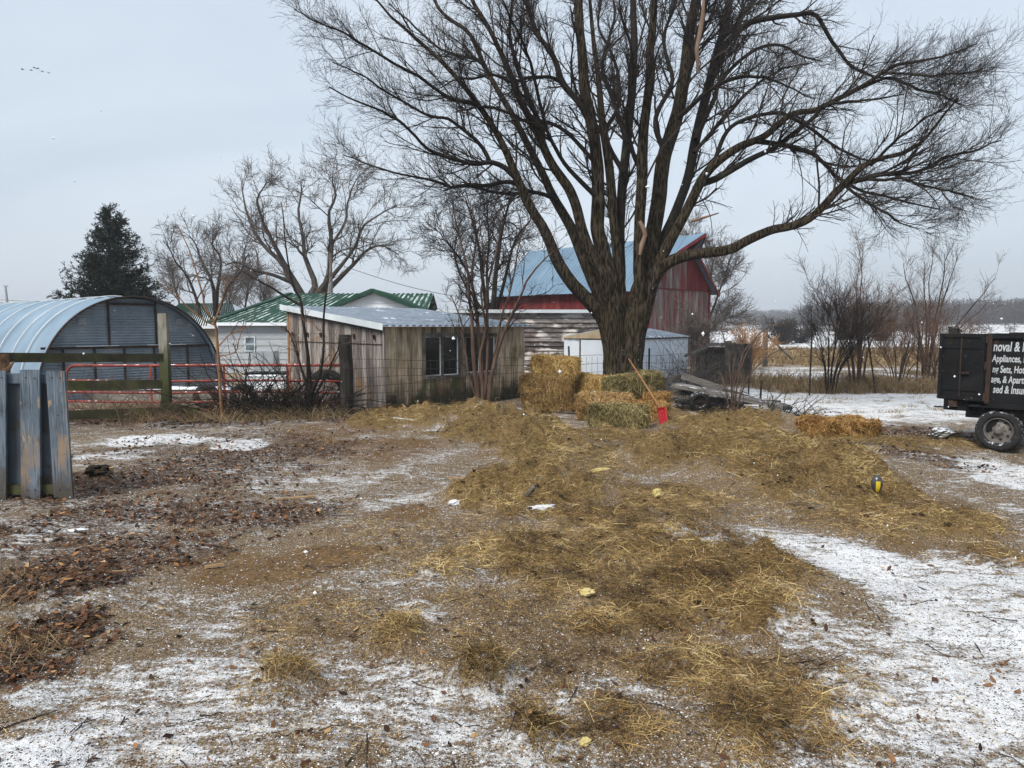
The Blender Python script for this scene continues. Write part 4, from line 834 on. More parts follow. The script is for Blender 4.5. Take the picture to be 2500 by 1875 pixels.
bale('hay_bale', 1357, 16.60, .86, (1.12, .55, .42), R(-8), 'golden straw bale on top of the tall stack', HAY_GOLD, roll=R(3), n=4600, rag=.09)
bale('hay_bale', 1430, 17.0, .0, (1.05, .6, .43), R(25), 'lower brown bale directly behind the stack, under the golden slumped one', HAY_BROWN, n=1600)
bale('hay_bale', 1440, 16.75, .42, (1.0, .6, .42), R(-30), 'golden bale leaning beside the tall stack in front of the trunk', HAY_GOLD, roll=R(5), n=3200)
bale('hay_bale', 1546, 16.0, .50, (1.30, .62, .40), R(22), 'long tilted bale with greenish top in front of the trunk base', HAY_GREEN, roll=R(-7), tilt=R(4), n=4200)
bale('hay_bale', 1535, 16.2, .03, (1.1, .6, .42), R(14), 'shaded brown bale under the long tilted greenish one', HAY_BROWN, n=1500)
bale('hay_bale', 1603, 15.7, .0, (.8, .55, .50), R(70), 'orange brown bale on end behind the red shovel', HAY_ORANGE, n=2600)
bale('hay_bale', 1583, 14.9, .0, (.85, .5, .40), R(-14), 'orange brown bale touching the shovel handle, beside the green front bale', HAY_ORANGE, n=2600)
bale('hay_bale', 1480, 15.1, .06, (1.22, .72, .42), R(-6), 'flat brown bale tipped forward behind the green front bale', HAY_BROWN, tilt=R(19), n=3600)
bale('hay_bale', 1511, 13.95, -.01, (1.16, .52, .44), R(-7), 'green hay bale lying foremost in front of the stack', HAY_GREEN, n=5200, rag=.08)
bale('hay_bale', 2053, 12.7, -.08, (1.25, .70, .40), R(-4), 'loose orange straw bale lying alone near the trailer', HAY_ORANGE, rag=.20, n=5200, grp=None)

# ================================================================== red scoop shovel
S0 = gp(1620, 1039); top = at(1535, 876, 15.9) - S0; neck = at(1613, 999, 14.45) - S0
sh = thing('red_shovel', 'red plastic shovel with wooden handle leaning on the bales', 'shovel', S0)
b = MB(); b.tube([neck + (neck - top) * .06, neck, (neck + top) / 2 + (0, 0, .01), top], [.017, .017, .016, .015], 10); b.build('handle', mat('orange_wood_handle', [(.3, (.24, .105, .04)), (.7, (.38, .19, .08))], sc=6, st=(1, 1, .4), rough=.5), sh, smooth=True)
REDPL = mat('bright_red_plastic', [(.3, (.25, .005, .009)), (.7, (.34, .009, .014))], sc=3, rough=.35, spec=.5)
b = MB(); dn = (neck - top) / np.linalg.norm(neck - top); ax = np.array([1., 0, 0]); ax -= ax.dot(dn) * dn; ax /= np.linalg.norm(ax); up = np.cross(ax, dn); up = up if up[1] < 0 else -up
e0 = neck + dn * .02; bot = np.array([.0, 0, .015]); dn2 = bot - e0; ln = np.linalg.norm(dn2); dn2 /= ln
U, V_ = np.linspace(-1, 1, 11), np.linspace(0, 1, 10)
for off in (0, .012):
    G = np.array([[e0 + dn2 * ln * v + ax * u * (.088 + .01 * v - .02 * max(0, .15 - v) * 5) + up * (.05 * (abs(u) ** 4) * (1 - .7 * v) + off + .012 * (abs((u * 2.5) % 1 - .5) > .36)) for u in U] for v in V_]); b.grid(G if off else G[:, ::-1])
for u in (-1, 1): b.grid(np.array([[e0 + dn2 * ln * v + ax * u * (.088 + .01 * v) + up * (.05 * (1 - .7 * v) + o_) for o_ in (0, .012)] for v in V_]))
b.grid(np.array([[e0 + ax * u * .085 + up * o_ for o_ in (-.004, .062)] for u in U])); b.grid(np.array([[bot + ax * u * .098 + up * o_ for o_ in (0, .03)] for u in U]))
b.build('blade', REDPL, sh)
b = MB(); b.tube([neck - dn * .05, neck + dn * .05, neck + dn * .12], [.024, .03, .022], 12); b.beam(neck + dn * .02 - ax * .088 + up * .045, neck + dn * .02 + ax * .088 + up * .045, .02, .03); b.build('socket', REDPL, sh)

# ================================================================== black dump trailer
ta = R(-42); TR = np.array([7.62, 11.33])     # local x runs towards the viewer and right, local y away from us
tr = thing('dump_trailer', 'black dump trailer with white painted lettering at the right edge', 'trailer', (TR[0], TR[1], 0), ta)
BK = mat('black_trailer_paint', [(.3, (.003, .0035, .0045)), (.55, (.007, .008, .010)), (.8, (.016, .017, .019))], sc=2, det=6, rough=.75, spec=.2, layers=[((.020, .016, .012), 1.6, .48, .72, (1, 1, .6)), ((.06, .032, .02), 5, .62, .74), ((.45, .50, .56), 26, .70, .72)])
zT, zB = 1.87, .78; TL, TW = 3.6, 2.0
b = MB(); b.box((0, 0, zB), (TL, .05, zT)); b.build('side_panel', BK, tr); b = MB(); b.box((0, TW - .05, zB), (TL, TW, zT)); b.build('side_panel', BK, tr)
b = MB(); b.box((TL - .05, .05, zB), (TL, TW - .05, zT)); b.build('front_panel', BK, tr); b = MB(); b.box((0, .05, zB), (TL - .05, TW - .05, zB + .06)); b.build('bed_floor', BK, tr)
b = MB(); b.box((0, -.04, zT - .07), (TL, -.002, zT + .01)); b.box((0, -.05, zB - .07), (TL, .03, zB - .002)); b.box((-.0, TW + .002, zT - .07), (TL, TW + .04, zT + .01))
for x in (1.35, 2.4, 3.3): b.box((x, -.038, zB), (x + .06, -.002, zT - .071))
b.build('rail', BK, tr)
b = MB(); b.box((-.03, -.05, zB - .02), (.035, .05, zT + .005)); 
for z in (zB + .02, 1.3, zT - .15): b.tube([(-.035, -.055, z), (-.035, -.055, z + .12)], .022, 8)
b.build('corner_post', RUSTD, tr)
# open rear door, swung round to lie nearly along the side
DW = plane_u(2303, TR, (-math.cos(ta - R(14) + 0), -math.sin(ta - R(14)))) 
door = MB(); door.box((-DW, -.02, zB - .0), (0, .03, zT - .0)); 
M_ = Matrix.Translation((-.04, -.04, 0)) @ Matrix.Rotation(R(-14), 4, 'Z'); xf(door, 0, M_); dr = door.build('rear_door', BK, tr)
b = MB(); b.box((-DW + .003, -.045, zB + .01), (-DW + .06, -.021, zT - .005)); b.box((-.07, -.045, zB + .01), (-.01, -.021, zT - .005)); b.box((-DW + .061, -.04, zT - .06), (-.071, -.021, zT - .006)); b.box((-DW + .061, -.04, zB + .012), (-.071, -.021, zB + .06)); xf(b, 0, M_); b.build('door_frame', BK, dr)
b = MB()
for z_ in (zB + .16, zT - .24): b.box((-DW + .061, -.036, z_), (-.071, -.021, z_ + .045))
xf(b, 0, M_); b.build('strap', BK, dr); b = MB(); b.tube([(-DW * .5, -.05, zB + .06), (-DW * .5, -.05, zT - .07)], .012, 8); b.box((-DW * .5 - .012, -.075, 1.22), (-DW * .5 + .14, -.055, 1.25)); xf(b, 0, M_); b.build('lock_rod', RUSTD, dr)
b = MB(); x_ = -DW * .72; b.box((x_ - .07, -.02, zT + .002), (x_ + .07, .05, zT + .09)); b.tube([(x_ - .09, .015, zT + .1), (x_ + .05, .015, zT + .115), (x_ + .12, .015, zT + .03)], .012, 6); xf(b, 0, M_); b.build('latch', BLACK, dr)
b = MB(); b.box((-.45, .35, .62), (TL, .47, .80)); b.box((-.45, TW - .47, .62), (TL, TW - .35, .80))
for x in (-.4, .4, 1.2, 2.0, 2.8, 3.4): b.box((x, .47, .64), (x + .1, TW - .47, .78))
b.box((-.62, .1, .60), (-.28, TW - .1, .80)); b.box((-.78, .2, .62), (-.62, .26, .64)); b.box((-.1, .06, .30), (.14, .16, .80)); b.box((-.30, .1, .50), (-.05, .35, .62)); b.build('chassis', BK, tr)
b = MB(); b.box((-.55, .06, .66), (-.42, .098, .78)); b.build('tail_lamp', RUSTD, tr)
def tyre(cx, cy, s_=1):
    r, w_ = .33, .23; b = MB(); n = 72
    pr = [(-w_ * .38, r * .60), (-w_ * .5, r * .72), (-w_ * .49, r * .88), (-w_ * .42, r * .975), (-w_ * .2, r), (w_ * .2, r), (w_ * .42, r * .975), (w_ * .49, r * .88), (w_ * .5, r * .72), (w_ * .38, r * .60)]
    G = np.array([[(cx + (rr_ - (.012 if (i_ % 2 and 3 <= k_ <= 6) else 0)) * math.cos(t), cy + s_ * yy, r + (rr_ - (.012 if (i_ % 2 and 3 <= k_ <= 6) else 0)) * math.sin(t)) for k_, (yy, rr_) in enumerate(pr)] for i_, t in enumerate(np.linspace(0, 2 * math.pi, n * 2 + 1))]); b.grid(G)
    wl = b.build('wheel', BLACK, tr, smooth=False)
    RIM = mat('dull_steel_rim', [(.3, (.10, .09, .085)), (.6, (.19, .175, .16)), (.8, (.27, .25, .23))], sc=9, rough=.5, metal=.3)
    b = MB(); pr = [(-w_ * .36, r * .615), (-w_ * .42, r * .60), (-w_ * .36, r * .565), (-w_ * .10, r * .53), (-w_ * .05, r * .50), (-w_ * .16, r * .36), (-w_ * .18, r * .24), (-w_ * .20, r * .2), (-w_ * .42, r * .17), (-w_ * .46, r * .10), (-w_ * .46, .001)]
    G = np.array([[(cx + rr_ * math.cos(t), cy + s_ * yy, r + rr_ * math.sin(t)) for yy, rr_ in pr] for t in np.linspace(0, 2 * math.pi, 49)]); b.grid(G); rm = b.build('rim', RIM, wl, smooth=True)
    for k_ in range(8):
        b = MB(); t = k_ * math.pi / 4 + .2; px_, pz_ = cx + r * .43 * math.cos(t), r + r * .43 * math.sin(t); b.tube([(px_, cy - s_ * w_ * .135, pz_), (px_, cy - s_ * w_ * .09, pz_)], .022, 10); b.build('rim_hole', BLACK, rm)
    b = MB()
    for k_ in range(8):
        t = k_ * math.pi / 4; px_, pz_ = cx + r * .26 * math.cos(t), r + r * .26 * math.sin(t); b.tube([(px_, cy - s_ * w_ * .22, pz_), (px_, cy - s_ * w_ * .15, pz_)], .009, 6)
    b.build('lug_nut', RUSTD, rm)
wx = plane_u(2447, TR + np.array([-math.sin(ta), math.cos(ta)]) * -.02, (math.cos(ta), math.sin(ta)))
tyre(wx, .10); tyre(wx + .85, .10); tyre(wx, TW - .1, -1); tyre(wx + .85, TW - .1, -1)
b = MB(); b.box((wx - .42, -.05, zB - .09), (wx + 1.3, .30, zB - .073)); b.build('mudguard', BK, tr)
LET = mat('white_lettering', [(.3, (.34, .37, .40)), (.7, (.52, .55, .58))], sc=6, rough=.7, layers=[((.10, .10, .10), 11, .60, .70)])
def lettering(txt, x, z, h, sx=.54):
    cu = bpy.data.curves.new('lettering', 'FONT'); cu.body = txt; cu.size = h; cu.shear = .12; cu.offset = h * .022; cu.extrude = .0015
    o_ = bpy.data.objects.new('tmp', cu); COL.objects.link(o_); dg = bpy.context.evaluated_depsgraph_get(); me = bpy.data.meshes.new_from_object(o_.evaluated_get(dg)); bpy.data.objects.remove(o_)
    me.materials.clear(); l_ = link('lettering', me, LET, tr); l_.rotation_euler = (R(90), 0, 0); l_.scale = (sx, 1, 1); l_.location = (x, -.0045, z); return l_
for txt, px, z, h in (('noval & Ha', 2424, 1.60, .21), ('Appliances, Pi', 2423, 1.43, .155), ('ng Sets, Hot T', 2425, 1.26, .155), ('age, & Apartm', 2423, 1.10, .155), ('sed & Insure', 2429, .935, .17)):
    lettering(txt, plane_u(px, TR, (math.cos(ta), math.sin(ta))), z, h)
# ================================================================== the big tree
BARK, nt, bs = newmat('furrowed_bark'); N = NT(nt)
v1 = N.voro(26, st=(1, 1, .16)); v2 = N.noise(17, 6, .7, st=(1.3, 1.3, .28), dist=.8)
f = N.math('ADD', N.math('MULTIPLY', v1, .9), N.math('MULTIPLY', v2, .8))
c = N.ramp(f, [(.35, (.004, .003, .002)), (.58, (.006, .0045, .003)), (.78, (.020, .0155, .010)), (1, (.060, .048, .033))])
c = N.mix(N.math('MULTIPLY', N.rng(N.noise(2.6, 5, .65), .50, .66), .5), c, (.024, .023, .007))
N.l(c, bs.inputs['Base Color']); bs.inputs['Roughness'].default_value = .9; bs.inputs['Specular IOR Level'].default_value = .15
N.l(N.bump(f, .035, 1.0), bs.inputs['Normal'])
TWIG = mat('dark_twigs', [(.3, (.012, .010, .009)), (.7, (.042, .033, .029))], sc=3, rough=.9, rnd=.4)
TW_GREY = mat('grey_twigs', [(.3, (.060, .050, .046)), (.7, (.14, .12, .11))], sc=3, rough=.9, rnd=.4)
TW_BROWN = mat('brown_twigs', [(.3, (.075, .045, .032)), (.7, (.16, .10, .07))], sc=3, rough=.9, rnd=.4)
BARK2 = mat('dark_bark', [(.3, (.004, .003, .0025)), (.55, (.012, .009, .0065)), (.8, (.032, .026, .019))], sc=5, st=(3, 3, .6), det=6, bump=.015, bsc=12, layers=[((.035, .038, .014), 3, .56, .70)])
BARK3 = mat('reddish_bark', [(.3, (.04, .025, .018)), (.55, (.09, .055, .04)), (.8, (.17, .12, .09))], sc=5, st=(3, 3, .6), det=6, bump=.01, bsc=14)
TY = 17.2
LIMBS = {  # px, py, width(px); second number: how far the limb leans away (+) or towards (-) the viewer, in metres
 'L': (0.0, [(1503, 960, 86), (1502, 915, 80), (1501, 870, 75), (1498, 800, 72), (1492, 740, 68), (1487, 690, 62), (1485, 650, 48)]),
 'R': (0.0, [(1538, 960, 94), (1537, 915, 86), (1540, 870, 82), (1547, 810, 82), (1556, 760, 78), (1567, 710, 70), (1580, 665, 62), (1588, 625, 48)]),
 'Mid': (0.5, [(1516, 950, 50), (1518, 860, 44), (1519, 780, 38), (1514, 700, 32), (1507, 620, 29), (1499, 548, 27), (1491, 443, 25), (1480, 359, 24), (1470, 295, 20), (1462, 200, 14), (1450, 110, 11), (1440, 0, 8), (1432, -80, 5)]),
 'A': (-1.8, [(1480, 790, 50), (1450, 748, 44), (1402, 696, 38), (1362, 640, 34), (1331, 565, 30), (1290, 498, 27), (1261, 435, 24), (1231, 363, 18), (1198, 304, 16), (1156, 240, 14), (1113, 190, 12), (1063, 139, 10), (1012, 93, 8), (953, 38, 6), (900, -20, 4)]),
 'A1': (-2.6, [(1263, 437, 16), (1230, 408, 14), (1202, 397, 13), (1164, 401, 12), (1122, 392, 10), (1046, 363, 8), (995, 312, 7), (936, 274, 6), (869, 249, 4.5), (805, 211, 3)]),
 'A2': (-.6, [(1282, 468, 14), (1261, 448, 12), (1225, 446, 10), (1198, 451, 9), (1140, 452, 9), (1101, 456, 8), (1059, 441, 7), (974, 426, 5), (890, 397, 4), (839, 375, 2.5)]),
 'A3': (-2.2, [(1198, 397, 12), (1177, 359, 10), (1147, 329, 9), (1097, 291, 8), (1050, 283, 7), (995, 257, 6), (936, 219, 5), (877, 177, 4), (815, 150, 3)]),
 'A4': (-3.2, [(1165, 254, 13), (1120, 245, 10), (1080, 228, 9), (1021, 186, 8), (953, 152, 7), (890, 110, 6), (827, 72, 5), (763, 46, 3.5), (715, 20, 2.5)]),
 'B': (1.8, [(1478, 745, 42), (1455, 700, 40), (1434, 655, 34), (1396, 561, 30), (1350, 481, 24), (1324, 426, 21), (1286, 350, 18), (1253, 287, 16), (1215, 224, 14), (1177, 152, 12), (1147, 84, 10), (1080, 34, 8), (1040, -30, 5)]),
 'B2': (2.6, [(1182, 160, 9), (1156, 143, 8), (1105, 131, 7), (1059, 110, 6), (1004, 55, 5), (953, 8, 3)]),
 'B3': (.4, [(1352, 484, 12), (1312, 470, 10), (1280, 468, 9), (1240, 474, 8), (1190, 466, 7), (1150, 455, 5), (1080, 462, 3)]),
 'C': (-1.0, [(1478, 690, 36), (1460, 650, 33), (1426, 580, 30), (1396, 477, 28), (1345, 397, 24), (1307, 321, 20), (1265, 236, 17), (1240, 169, 14), (1206, 97, 12), (1164, 25, 10), (1130, -60, 7)]),
 'C1': (-1.5, [(1347, 400, 16), (1325, 340, 14), (1312, 287, 13), (1282, 219, 12), (1253, 139, 11), (1244, 84, 9), (1252, 0, 7), (1250, -70, 5)]),
 'D': (.2, [(1486, 670, 48), (1474, 620, 45), (1459, 560, 42), (1459, 464, 38), (1455, 380, 36), (1443, 295, 34), (1426, 211, 30), (1417, 105, 26), (1413, 0, 24), (1408, -120, 18)]),
 'D1': (1.2, [(1443, 300, 20), (1410, 245, 18), (1375, 203, 17), (1350, 139, 14), (1320, 97, 12), (1303, 55, 11), (1286, -10, 9), (1270, -90, 6)]),
 'D3': (-.4, [(1370, 198, 10), (1340, 188, 9), (1291, 190, 9), (1250, 200, 8), (1206, 181, 7), (1165, 190, 6), (1122, 194, 5), (1080, 215, 3)]),
 'D4': (-1.5, [(1455, 400, 12), (1395, 335, 10), (1345, 300, 9), (1290, 296, 8), (1240, 275, 7), (1180, 262, 5), (1110, 275, 3)]),
 'F': (1.5, [(1514, 690, 30), (1512, 600, 29), (1514, 530, 28), (1520, 450, 27), (1530, 330, 26), (1545, 211, 22), (1546, 84, 19), (1543, 0, 16), (1540, -110, 12)]),
 'F1': (2.2, [(1528, 340, 14), (1512, 290, 12), (1490, 230, 11), (1472, 160, 10), (1490, 90, 8), (1500, 20, 6), (1490, -60, 4)]),
 'G': (-1.2, [(1562, 700, 38), (1559, 633, 34), (1563, 497, 31), (1568, 362, 30), (1581, 226, 24), (1588, 90, 21), (1597, 0, 18), (1600, -120, 13)]),
 'G1': (-2.0, [(1566, 420, 14), (1540, 360, 12), (1530, 280, 11), (1548, 200, 9), (1540, 120, 7), (1520, 40, 5), (1510, -50, 3)]),
 'H': (1.0, [(1584, 680, 54), (1590, 600, 50), (1608, 480, 44), (1622, 384, 42), (1654, 271, 38), (1670, 181, 34), (1683, 90, 30), (1697, 0, 27), (1710, -110, 20)]),
 'H1': (.2, [(1672, 200, 18), (1690, 150, 16), (1708, 90, 15), (1722, 20, 13), (1740, -60, 9)]),
 'I': (2.6, [(1603, 620, 28), (1645, 525, 28), (1680, 435, 27), (1694, 353, 28), (1722, 235, 26), (1750, 135, 24), (1770, 60, 20), (1784, 0, 17), (1800, -100, 12)]),
 'I1': (1.6, [(1735, 190, 22), (1760, 130, 20), (1789, 90, 18), (1834, 54, 16), (1889, 43, 14), (1952, 34, 12), (1993, 38, 11), (2020, 81, 10), (2042, 118, 9), (2070, 156, 8), (2124, 185, 6), (2180, 195, 4)]),
 'I2': (3.4, [(1765, 90, 16), (1800, 60, 13), (1828, 20, 11), (1860, -30, 8)]),
 'I3': (3.2, [(1700, 340, 14), (1740, 250, 12), (1760, 200, 10), (1830, 130, 9), (1900, 110, 7), (1960, 140, 5), (2010, 150, 3)]),
 'J': (-1.0, [(1606, 650, 32), (1636, 588, 30), (1681, 506, 28), (1717, 434, 27), (1753, 393, 24), (1807, 357, 21), (1853, 339, 19), (1889, 316, 17), (1934, 280, 15), (1988, 271, 14), (2042, 244, 13), (2110, 212, 11), (2178, 167, 9), (2232, 154, 7), (2314, 136, 5), (2386, 108, 3)]),
 'J1': (-2.2, [(1715, 448, 20), (1753, 434, 18), (1816, 398, 16), (1884, 362, 13), (1929, 335, 12), (1975, 298, 10), (2011, 262, 9), (2060, 250, 7), (2130, 245, 5), (2200, 230, 3)]),
 'J2': (.2, [(1845, 344, 14), (1907, 353, 13), (1975, 371, 12), (2011, 398, 10), (2051, 438, 9), (2101, 466, 7), (2156, 479, 6), (2223, 497, 4.5), (2296, 511, 3)]),
 'J3': (-.2, [(1745, 395, 12), (1771, 325, 11), (1816, 294, 10), (1889, 276, 9), (1934, 289, 9), (1988, 321, 8), (2042, 362, 7), (2110, 390, 5), (2170, 395, 3)]),
 'J4': (1.5, [(1694, 372, 11), (1753, 307, 9), (1816, 235, 8), (1871, 190, 6), (1907, 172, 5), (1980, 150, 3)]),
 'J5': (-1.6, [(2110, 212, 8), (2150, 182, 7), (2195, 180, 6), (2268, 186, 6), (2320, 180, 5), (2400, 168, 3)]),
 'J6': (-.6, [(2100, 216, 8), (2170, 190, 7), (2210, 205, 7), (2250, 222, 6), (2300, 232, 5), (2350, 260, 3)]),
 'K': (-2.6, [(1578, 735, 50), (1591, 685, 48), (1621, 648, 38), (1661, 628, 33), (1720, 617, 30), (1780, 609, 28), (1825, 588, 26), (1884, 563, 24), (1948, 549, 22), (1993, 520, 21), (2033, 479, 20), (2070, 445, 18), (2106, 410, 15), (2151, 389, 12), (2205, 375, 10), (2250, 348, 8), (2296, 294, 6), (2341, 244, 4)]),
 'K2': (-3.0, [(2068, 448, 14), (2133, 430, 13), (2178, 425, 11), (2241, 420, 9), (2314, 384, 7), (2382, 366, 5), (2449, 344, 3)]),
 'K3': (-3.6, [(2090, 436, 9), (2150, 440, 8), (2200, 436, 7), (2246, 452, 6), (2314, 466, 5), (2372, 479, 3)]),
 'K4': (-2.0, [(2062, 452, 8), (2110, 490, 7), (2160, 520, 6), (2200, 545, 4), (2240, 555, 3)]),
 'K5': (-2.9, [(2125, 405, 8), (2180, 350, 7), (2230, 310, 6), (2290, 270, 4), (2330, 230, 3)]),
 'U1': (-2.5, [(1455, 480, 14), (1380, 400, 11), (1330, 300, 9), (1300, 180, 8), (1270, 90, 6), (1220, 0, 4)]),
 'U2': (3.0, [(1520, 420, 14), (1480, 330, 12), (1510, 250, 10), (1500, 150, 8), (1460, 60, 6), (1470, -30, 4)]),
 'U3': (2.8, [(1625, 380, 16), (1600, 290, 13), (1640, 200, 11), (1620, 100, 9), (1650, 0, 7), (1660, -80, 5)]),
 'U4': (-3.0, [(1655, 290, 13), (1720, 230, 11), (1790, 190, 9), (1850, 190, 7), (1920, 210, 5), (1990, 240, 3)]),
}
T0 = np.array([*at(1518, 900, TY)[:2], 0.])
tree = thing('big_tree', 'huge bare spreading tree with many upright limbs behind the hay', 'tree', T0)
tp_, main_n = [], []
trunkset, limbset = [], []
for k_, (dy, pts) in LIMBS.items():
    pts = np.array(pts, float); n = len(pts); s = np.r_[0, np.cumsum(np.hypot(np.diff(pts[:, 0]), np.diff(pts[:, 1])))]; s /= s[-1]
    root_dy = 0
    if len(k_) > 1 and k_[0] in 'ABCDFGHIJK' and k_ != 'Mid':
        pk = LIMBS[k_[0]]; pp = np.array(pk[1], float)[:, :2]; sp = np.r_[0, np.cumsum(np.hypot(*np.diff(pp, axis=0).T))]; i_ = int(np.argmin(np.hypot(*(pp - pts[0, :2]).T))); root_dy = pk[0] * (sp[i_] / sp[-1]) ** 1.2
    if k_[0] == 'U': root_dy = .3 * np.sign(dy)
    if k_ in 'ABCDFGHIJK': root_dy = {'A': 0, 'B': .25, 'C': -.25, 'D': 0, 'F': .3, 'G': -.25, 'H': .15, 'I': .3, 'J': -.2, 'K': -.1}[k_]
    Ys = TY + root_dy + (dy - root_dy) * s ** 1.2
    P = np.array([at(a, c_, y) for (a, c_, w_), y in zip(pts, Ys)]); Rr = pts[:, 2] * Ys / FPX / 2 * np.interp(pts[:, 2], [10, 30, 60], [.92, .82, .74])
    if k_ in ('A', 'B', 'C', 'D', 'F', 'G', 'H', 'I', 'J', 'K'):
        tk = LIMBS['L' if pts[0, 0] < 1515 else 'R'][1]; tx = np.interp(-(pts[0, 1] + 90), [-q_[1] for q_ in tk], [q_[0] for q_ in tk]); P = np.vstack([at(tx * .6 + pts[0, 0] * .4, pts[0, 1] + 90, TY), P]); Rr = np.r_[Rr[0] * .8, Rr]
    m = 30; PR = smoothline(np.c_[P, Rr], m); P, Rr = PR[:, :3], np.maximum(PR[:, 3], .006)
    if k_ in ('L', 'R', 'Mid'): 
        Rr = Rr * (1 + .0 * Rr); P[:, 2] -= .0
        g_ = np.clip((.9 - P[:, 2]) / .9, 0, 1); Rr = Rr * (1 + .14 * g_ ** 2)
        trunkset.append((P, Rr))
    else:
        wig = np.stack([fbm(np.linspace(0, 9, m) + sum(map(ord, k_)), np.full(m, i_ * 3.), 5, 3) - .5 for i_ in range(3)], -1) * .12 * np.linspace(.2, 1, m)[:, None]; P = P + wig
        (trunkset if Rr[:3].max() > .125 else limbset).append((P, Rr))
def lumpy(P, Rr, n, seed):
    """bark-ridged limb: cross-section ripples that run along the limb"""
    V, Q = tubes(P[None], Rr[None], n); m = len(P); A = np.arange(n) * 2 * math.pi / n
    V = V.reshape(m, n, 3); rad = V - P[:, None]
    t = np.linspace(0, m * .22, m)[:, None]
    k_ = 1 + .045 * np.sin(A * 5 + seed)[None] + (fbm(np.cos(A)[None] * 3 + seed + t * .3, np.sin(A)[None] * 3 + t, 7, 4) - .5) * .16
    return (P[:, None] + rad * k_[..., None]).reshape(-1, 3), Q
b = MB()
for i_, (P, Rr) in enumerate(trunkset):
    PR = smoothline(np.c_[P, Rr], 90); V, Q = lumpy(PR[:, :3], PR[:, 3], 40, i_ * 2.3); b.addq(V, Q, .5)
b.build('trunk', BARK, tree, T0, smooth=True)
b = MB()
for P, Rr in limbset: V, Q = tubes(P[None], Rr[None], 10); b.addq(V, Q, .4)
b.build('limb', BARK2, tree, T0, smooth=True)
allP = np.stack([P for k_, (P, Rr) in enumerate(trunkset + limbset) if k_ not in (0, 1)]); allR = np.stack([Rr for k_, (P, Rr) in enumerate(trunkset + limbset) if k_ not in (0, 1)])
inner = allR[:, :3].max(1) > .125
L1a = grow(allP[inner], allR[inner], 13, (.8, 2.4), (18, 48), 1, 8, .38, .99, .50, .11, .34, .005)
L1b = grow(allP[~inner], allR[~inner], 21, (.45, 1.6), (18, 52), 2, 8, .10, .99, .48, .11, .44, .005)
L1 = tuple(np.concatenate([a, c_]) for a, c_ in zip(L1a, L1b))
L1 = (L1[0], np.minimum(L1[1], .024))
L2 = grow(L1[0], L1[1], 8, (.3, .95), (20, 54), 3, 5, .12, .98, .34, .15, .52, .0032)
L3 = grow(L2[0], L2[1], 4, (.14, .46), (18, 54), 4, 4, .12, .98, .25, .16, .6, .0024, rend=.6)
L4 = grow(L3[0], L3[1], 1, (.08, .25), (20, 55), 5, 3, .2, .9, .2, .16, .7, .0021, rend=.6)
strands('crown', [(L1[0], L1[1], 5), (L2[0], L2[1], 4), (L3[0], L3[1], 3), (L4[0], L4[1], 3)], TWIG, tree, T0)
b = MB(); Pd = np.array([at(px, py, 16.6) for px, py in ((1561, 540), (1572, 560), (1575, 575), (1566, 600), (1562, 622))]); b.tube(Pd, [.04, .06, .05, .055, .03], 8); DEAD = mat('pale_dead_wood', [(.3, (.13, .08, .06)), (.6, (.22, .15, .11)), (.8, (.30, .23, .18))], sc=4, st=(2, 2, .5)); b.build('bare_wood', DEAD, tree, T0); b = MB()
Pd = np.array([at(px, py, 16.7) for px, py in ((1705, 180), (1701, 120), (1716, 40), (1718, 0))]); b.tube(Pd, [.03, .05, .05, .03], 8); b.build('bare_wood', DEAD, tree, T0); b = MB()
Pd = np.array([at(px, py, 15.8) for px, py in ((1690, 540), (1755, 520))]) ; b.tube(Pd, [.04, .015], 6)
b.build('bare_wood', DEAD, tree, T0)
for (pts_, Yh) in (([(1752, 190), (1750, 260), (1740, 320), (1737, 372)], 16.0), ([(1690, 455), (1722, 500), (1737, 545), (1738, 625)], 15.4), ([(1945, 378), (1956, 420), (1960, 460), (1958, 505)], 15.0)):
    b = MB(); Pd = smoothline(np.array([at(a, c_, Yh) for a, c_ in pts_]), 10); b.tube(Pd, np.linspace(.014, .005, 10), 5); b.build('hanging_twig', TWIG, tree, T0)

# ================================================================== generic bare trees
def baretree(name, label, cat, base, stems, seed, levels, mt=BARK2, mk=TWIG, grp=None, sides=9):
    """stems: list of polylines [(x, y, z, r)...] relative to base"""
    base = np.array(base, float); t = thing(name, label, cat, base, 0, grp)
    S = [smoothline(np.array(s_, float), 14) for s_ in stems]; P = np.stack([s_[:, :3] for s_ in S]); Rr = np.maximum(np.stack([s_[:, 3] for s_ in S]), .003)
    g = np.random.default_rng(seed); w_ = np.stack([fbm(np.linspace(0, 5, 14)[None] + g.random((len(S), 1)) * 50, np.full((len(S), 14), k_ * 7.), seed, 3) - .5 for k_ in range(3)], -1)
    P = P + w_ * (np.linspace(0, 1, 14)[None, :, None]) * .11 * np.ptp(P[:, :, 2], axis=1)[:, None, None] * .6
    b = MB(); V, Q = tubes(P, Rr, sides); b.addq(V, Q, .5); b.build('trunk', mt, t, smooth=True)
    sets = []; cur = (P, Rr)
    for i_, (n_, L_, an, t0, up, wob, rk, rm) in enumerate(levels):
        cur = grow(cur[0], cur[1], n_, L_, an, seed * 10 + i_, 7 if i_ == 0 else (5 if i_ == 1 else 4), t0, .99, up, wob, rk, rm); sets.append((cur[0], cur[1], 6 if i_ == 0 else (4 if i_ == 1 else 3)))
    strands('crown', sets, mk, t); return t
def S_(px0, py0, Y, pts, dys=None):
    """a stem measured on the photo at depth Y: pts (px, py, width px)"""
    o_ = at(px0, py0, Y); o_[2] = 0; r_ = []
    for i_, (a, c_, w_) in enumerate(pts): y = Y + (dys[i_] if dys else 0); p_ = at(a, c_, y) - o_; r_.append((*p_, w_ * y / FPX / 2 * (.66 if Y > 25 else .8)))
    return r_
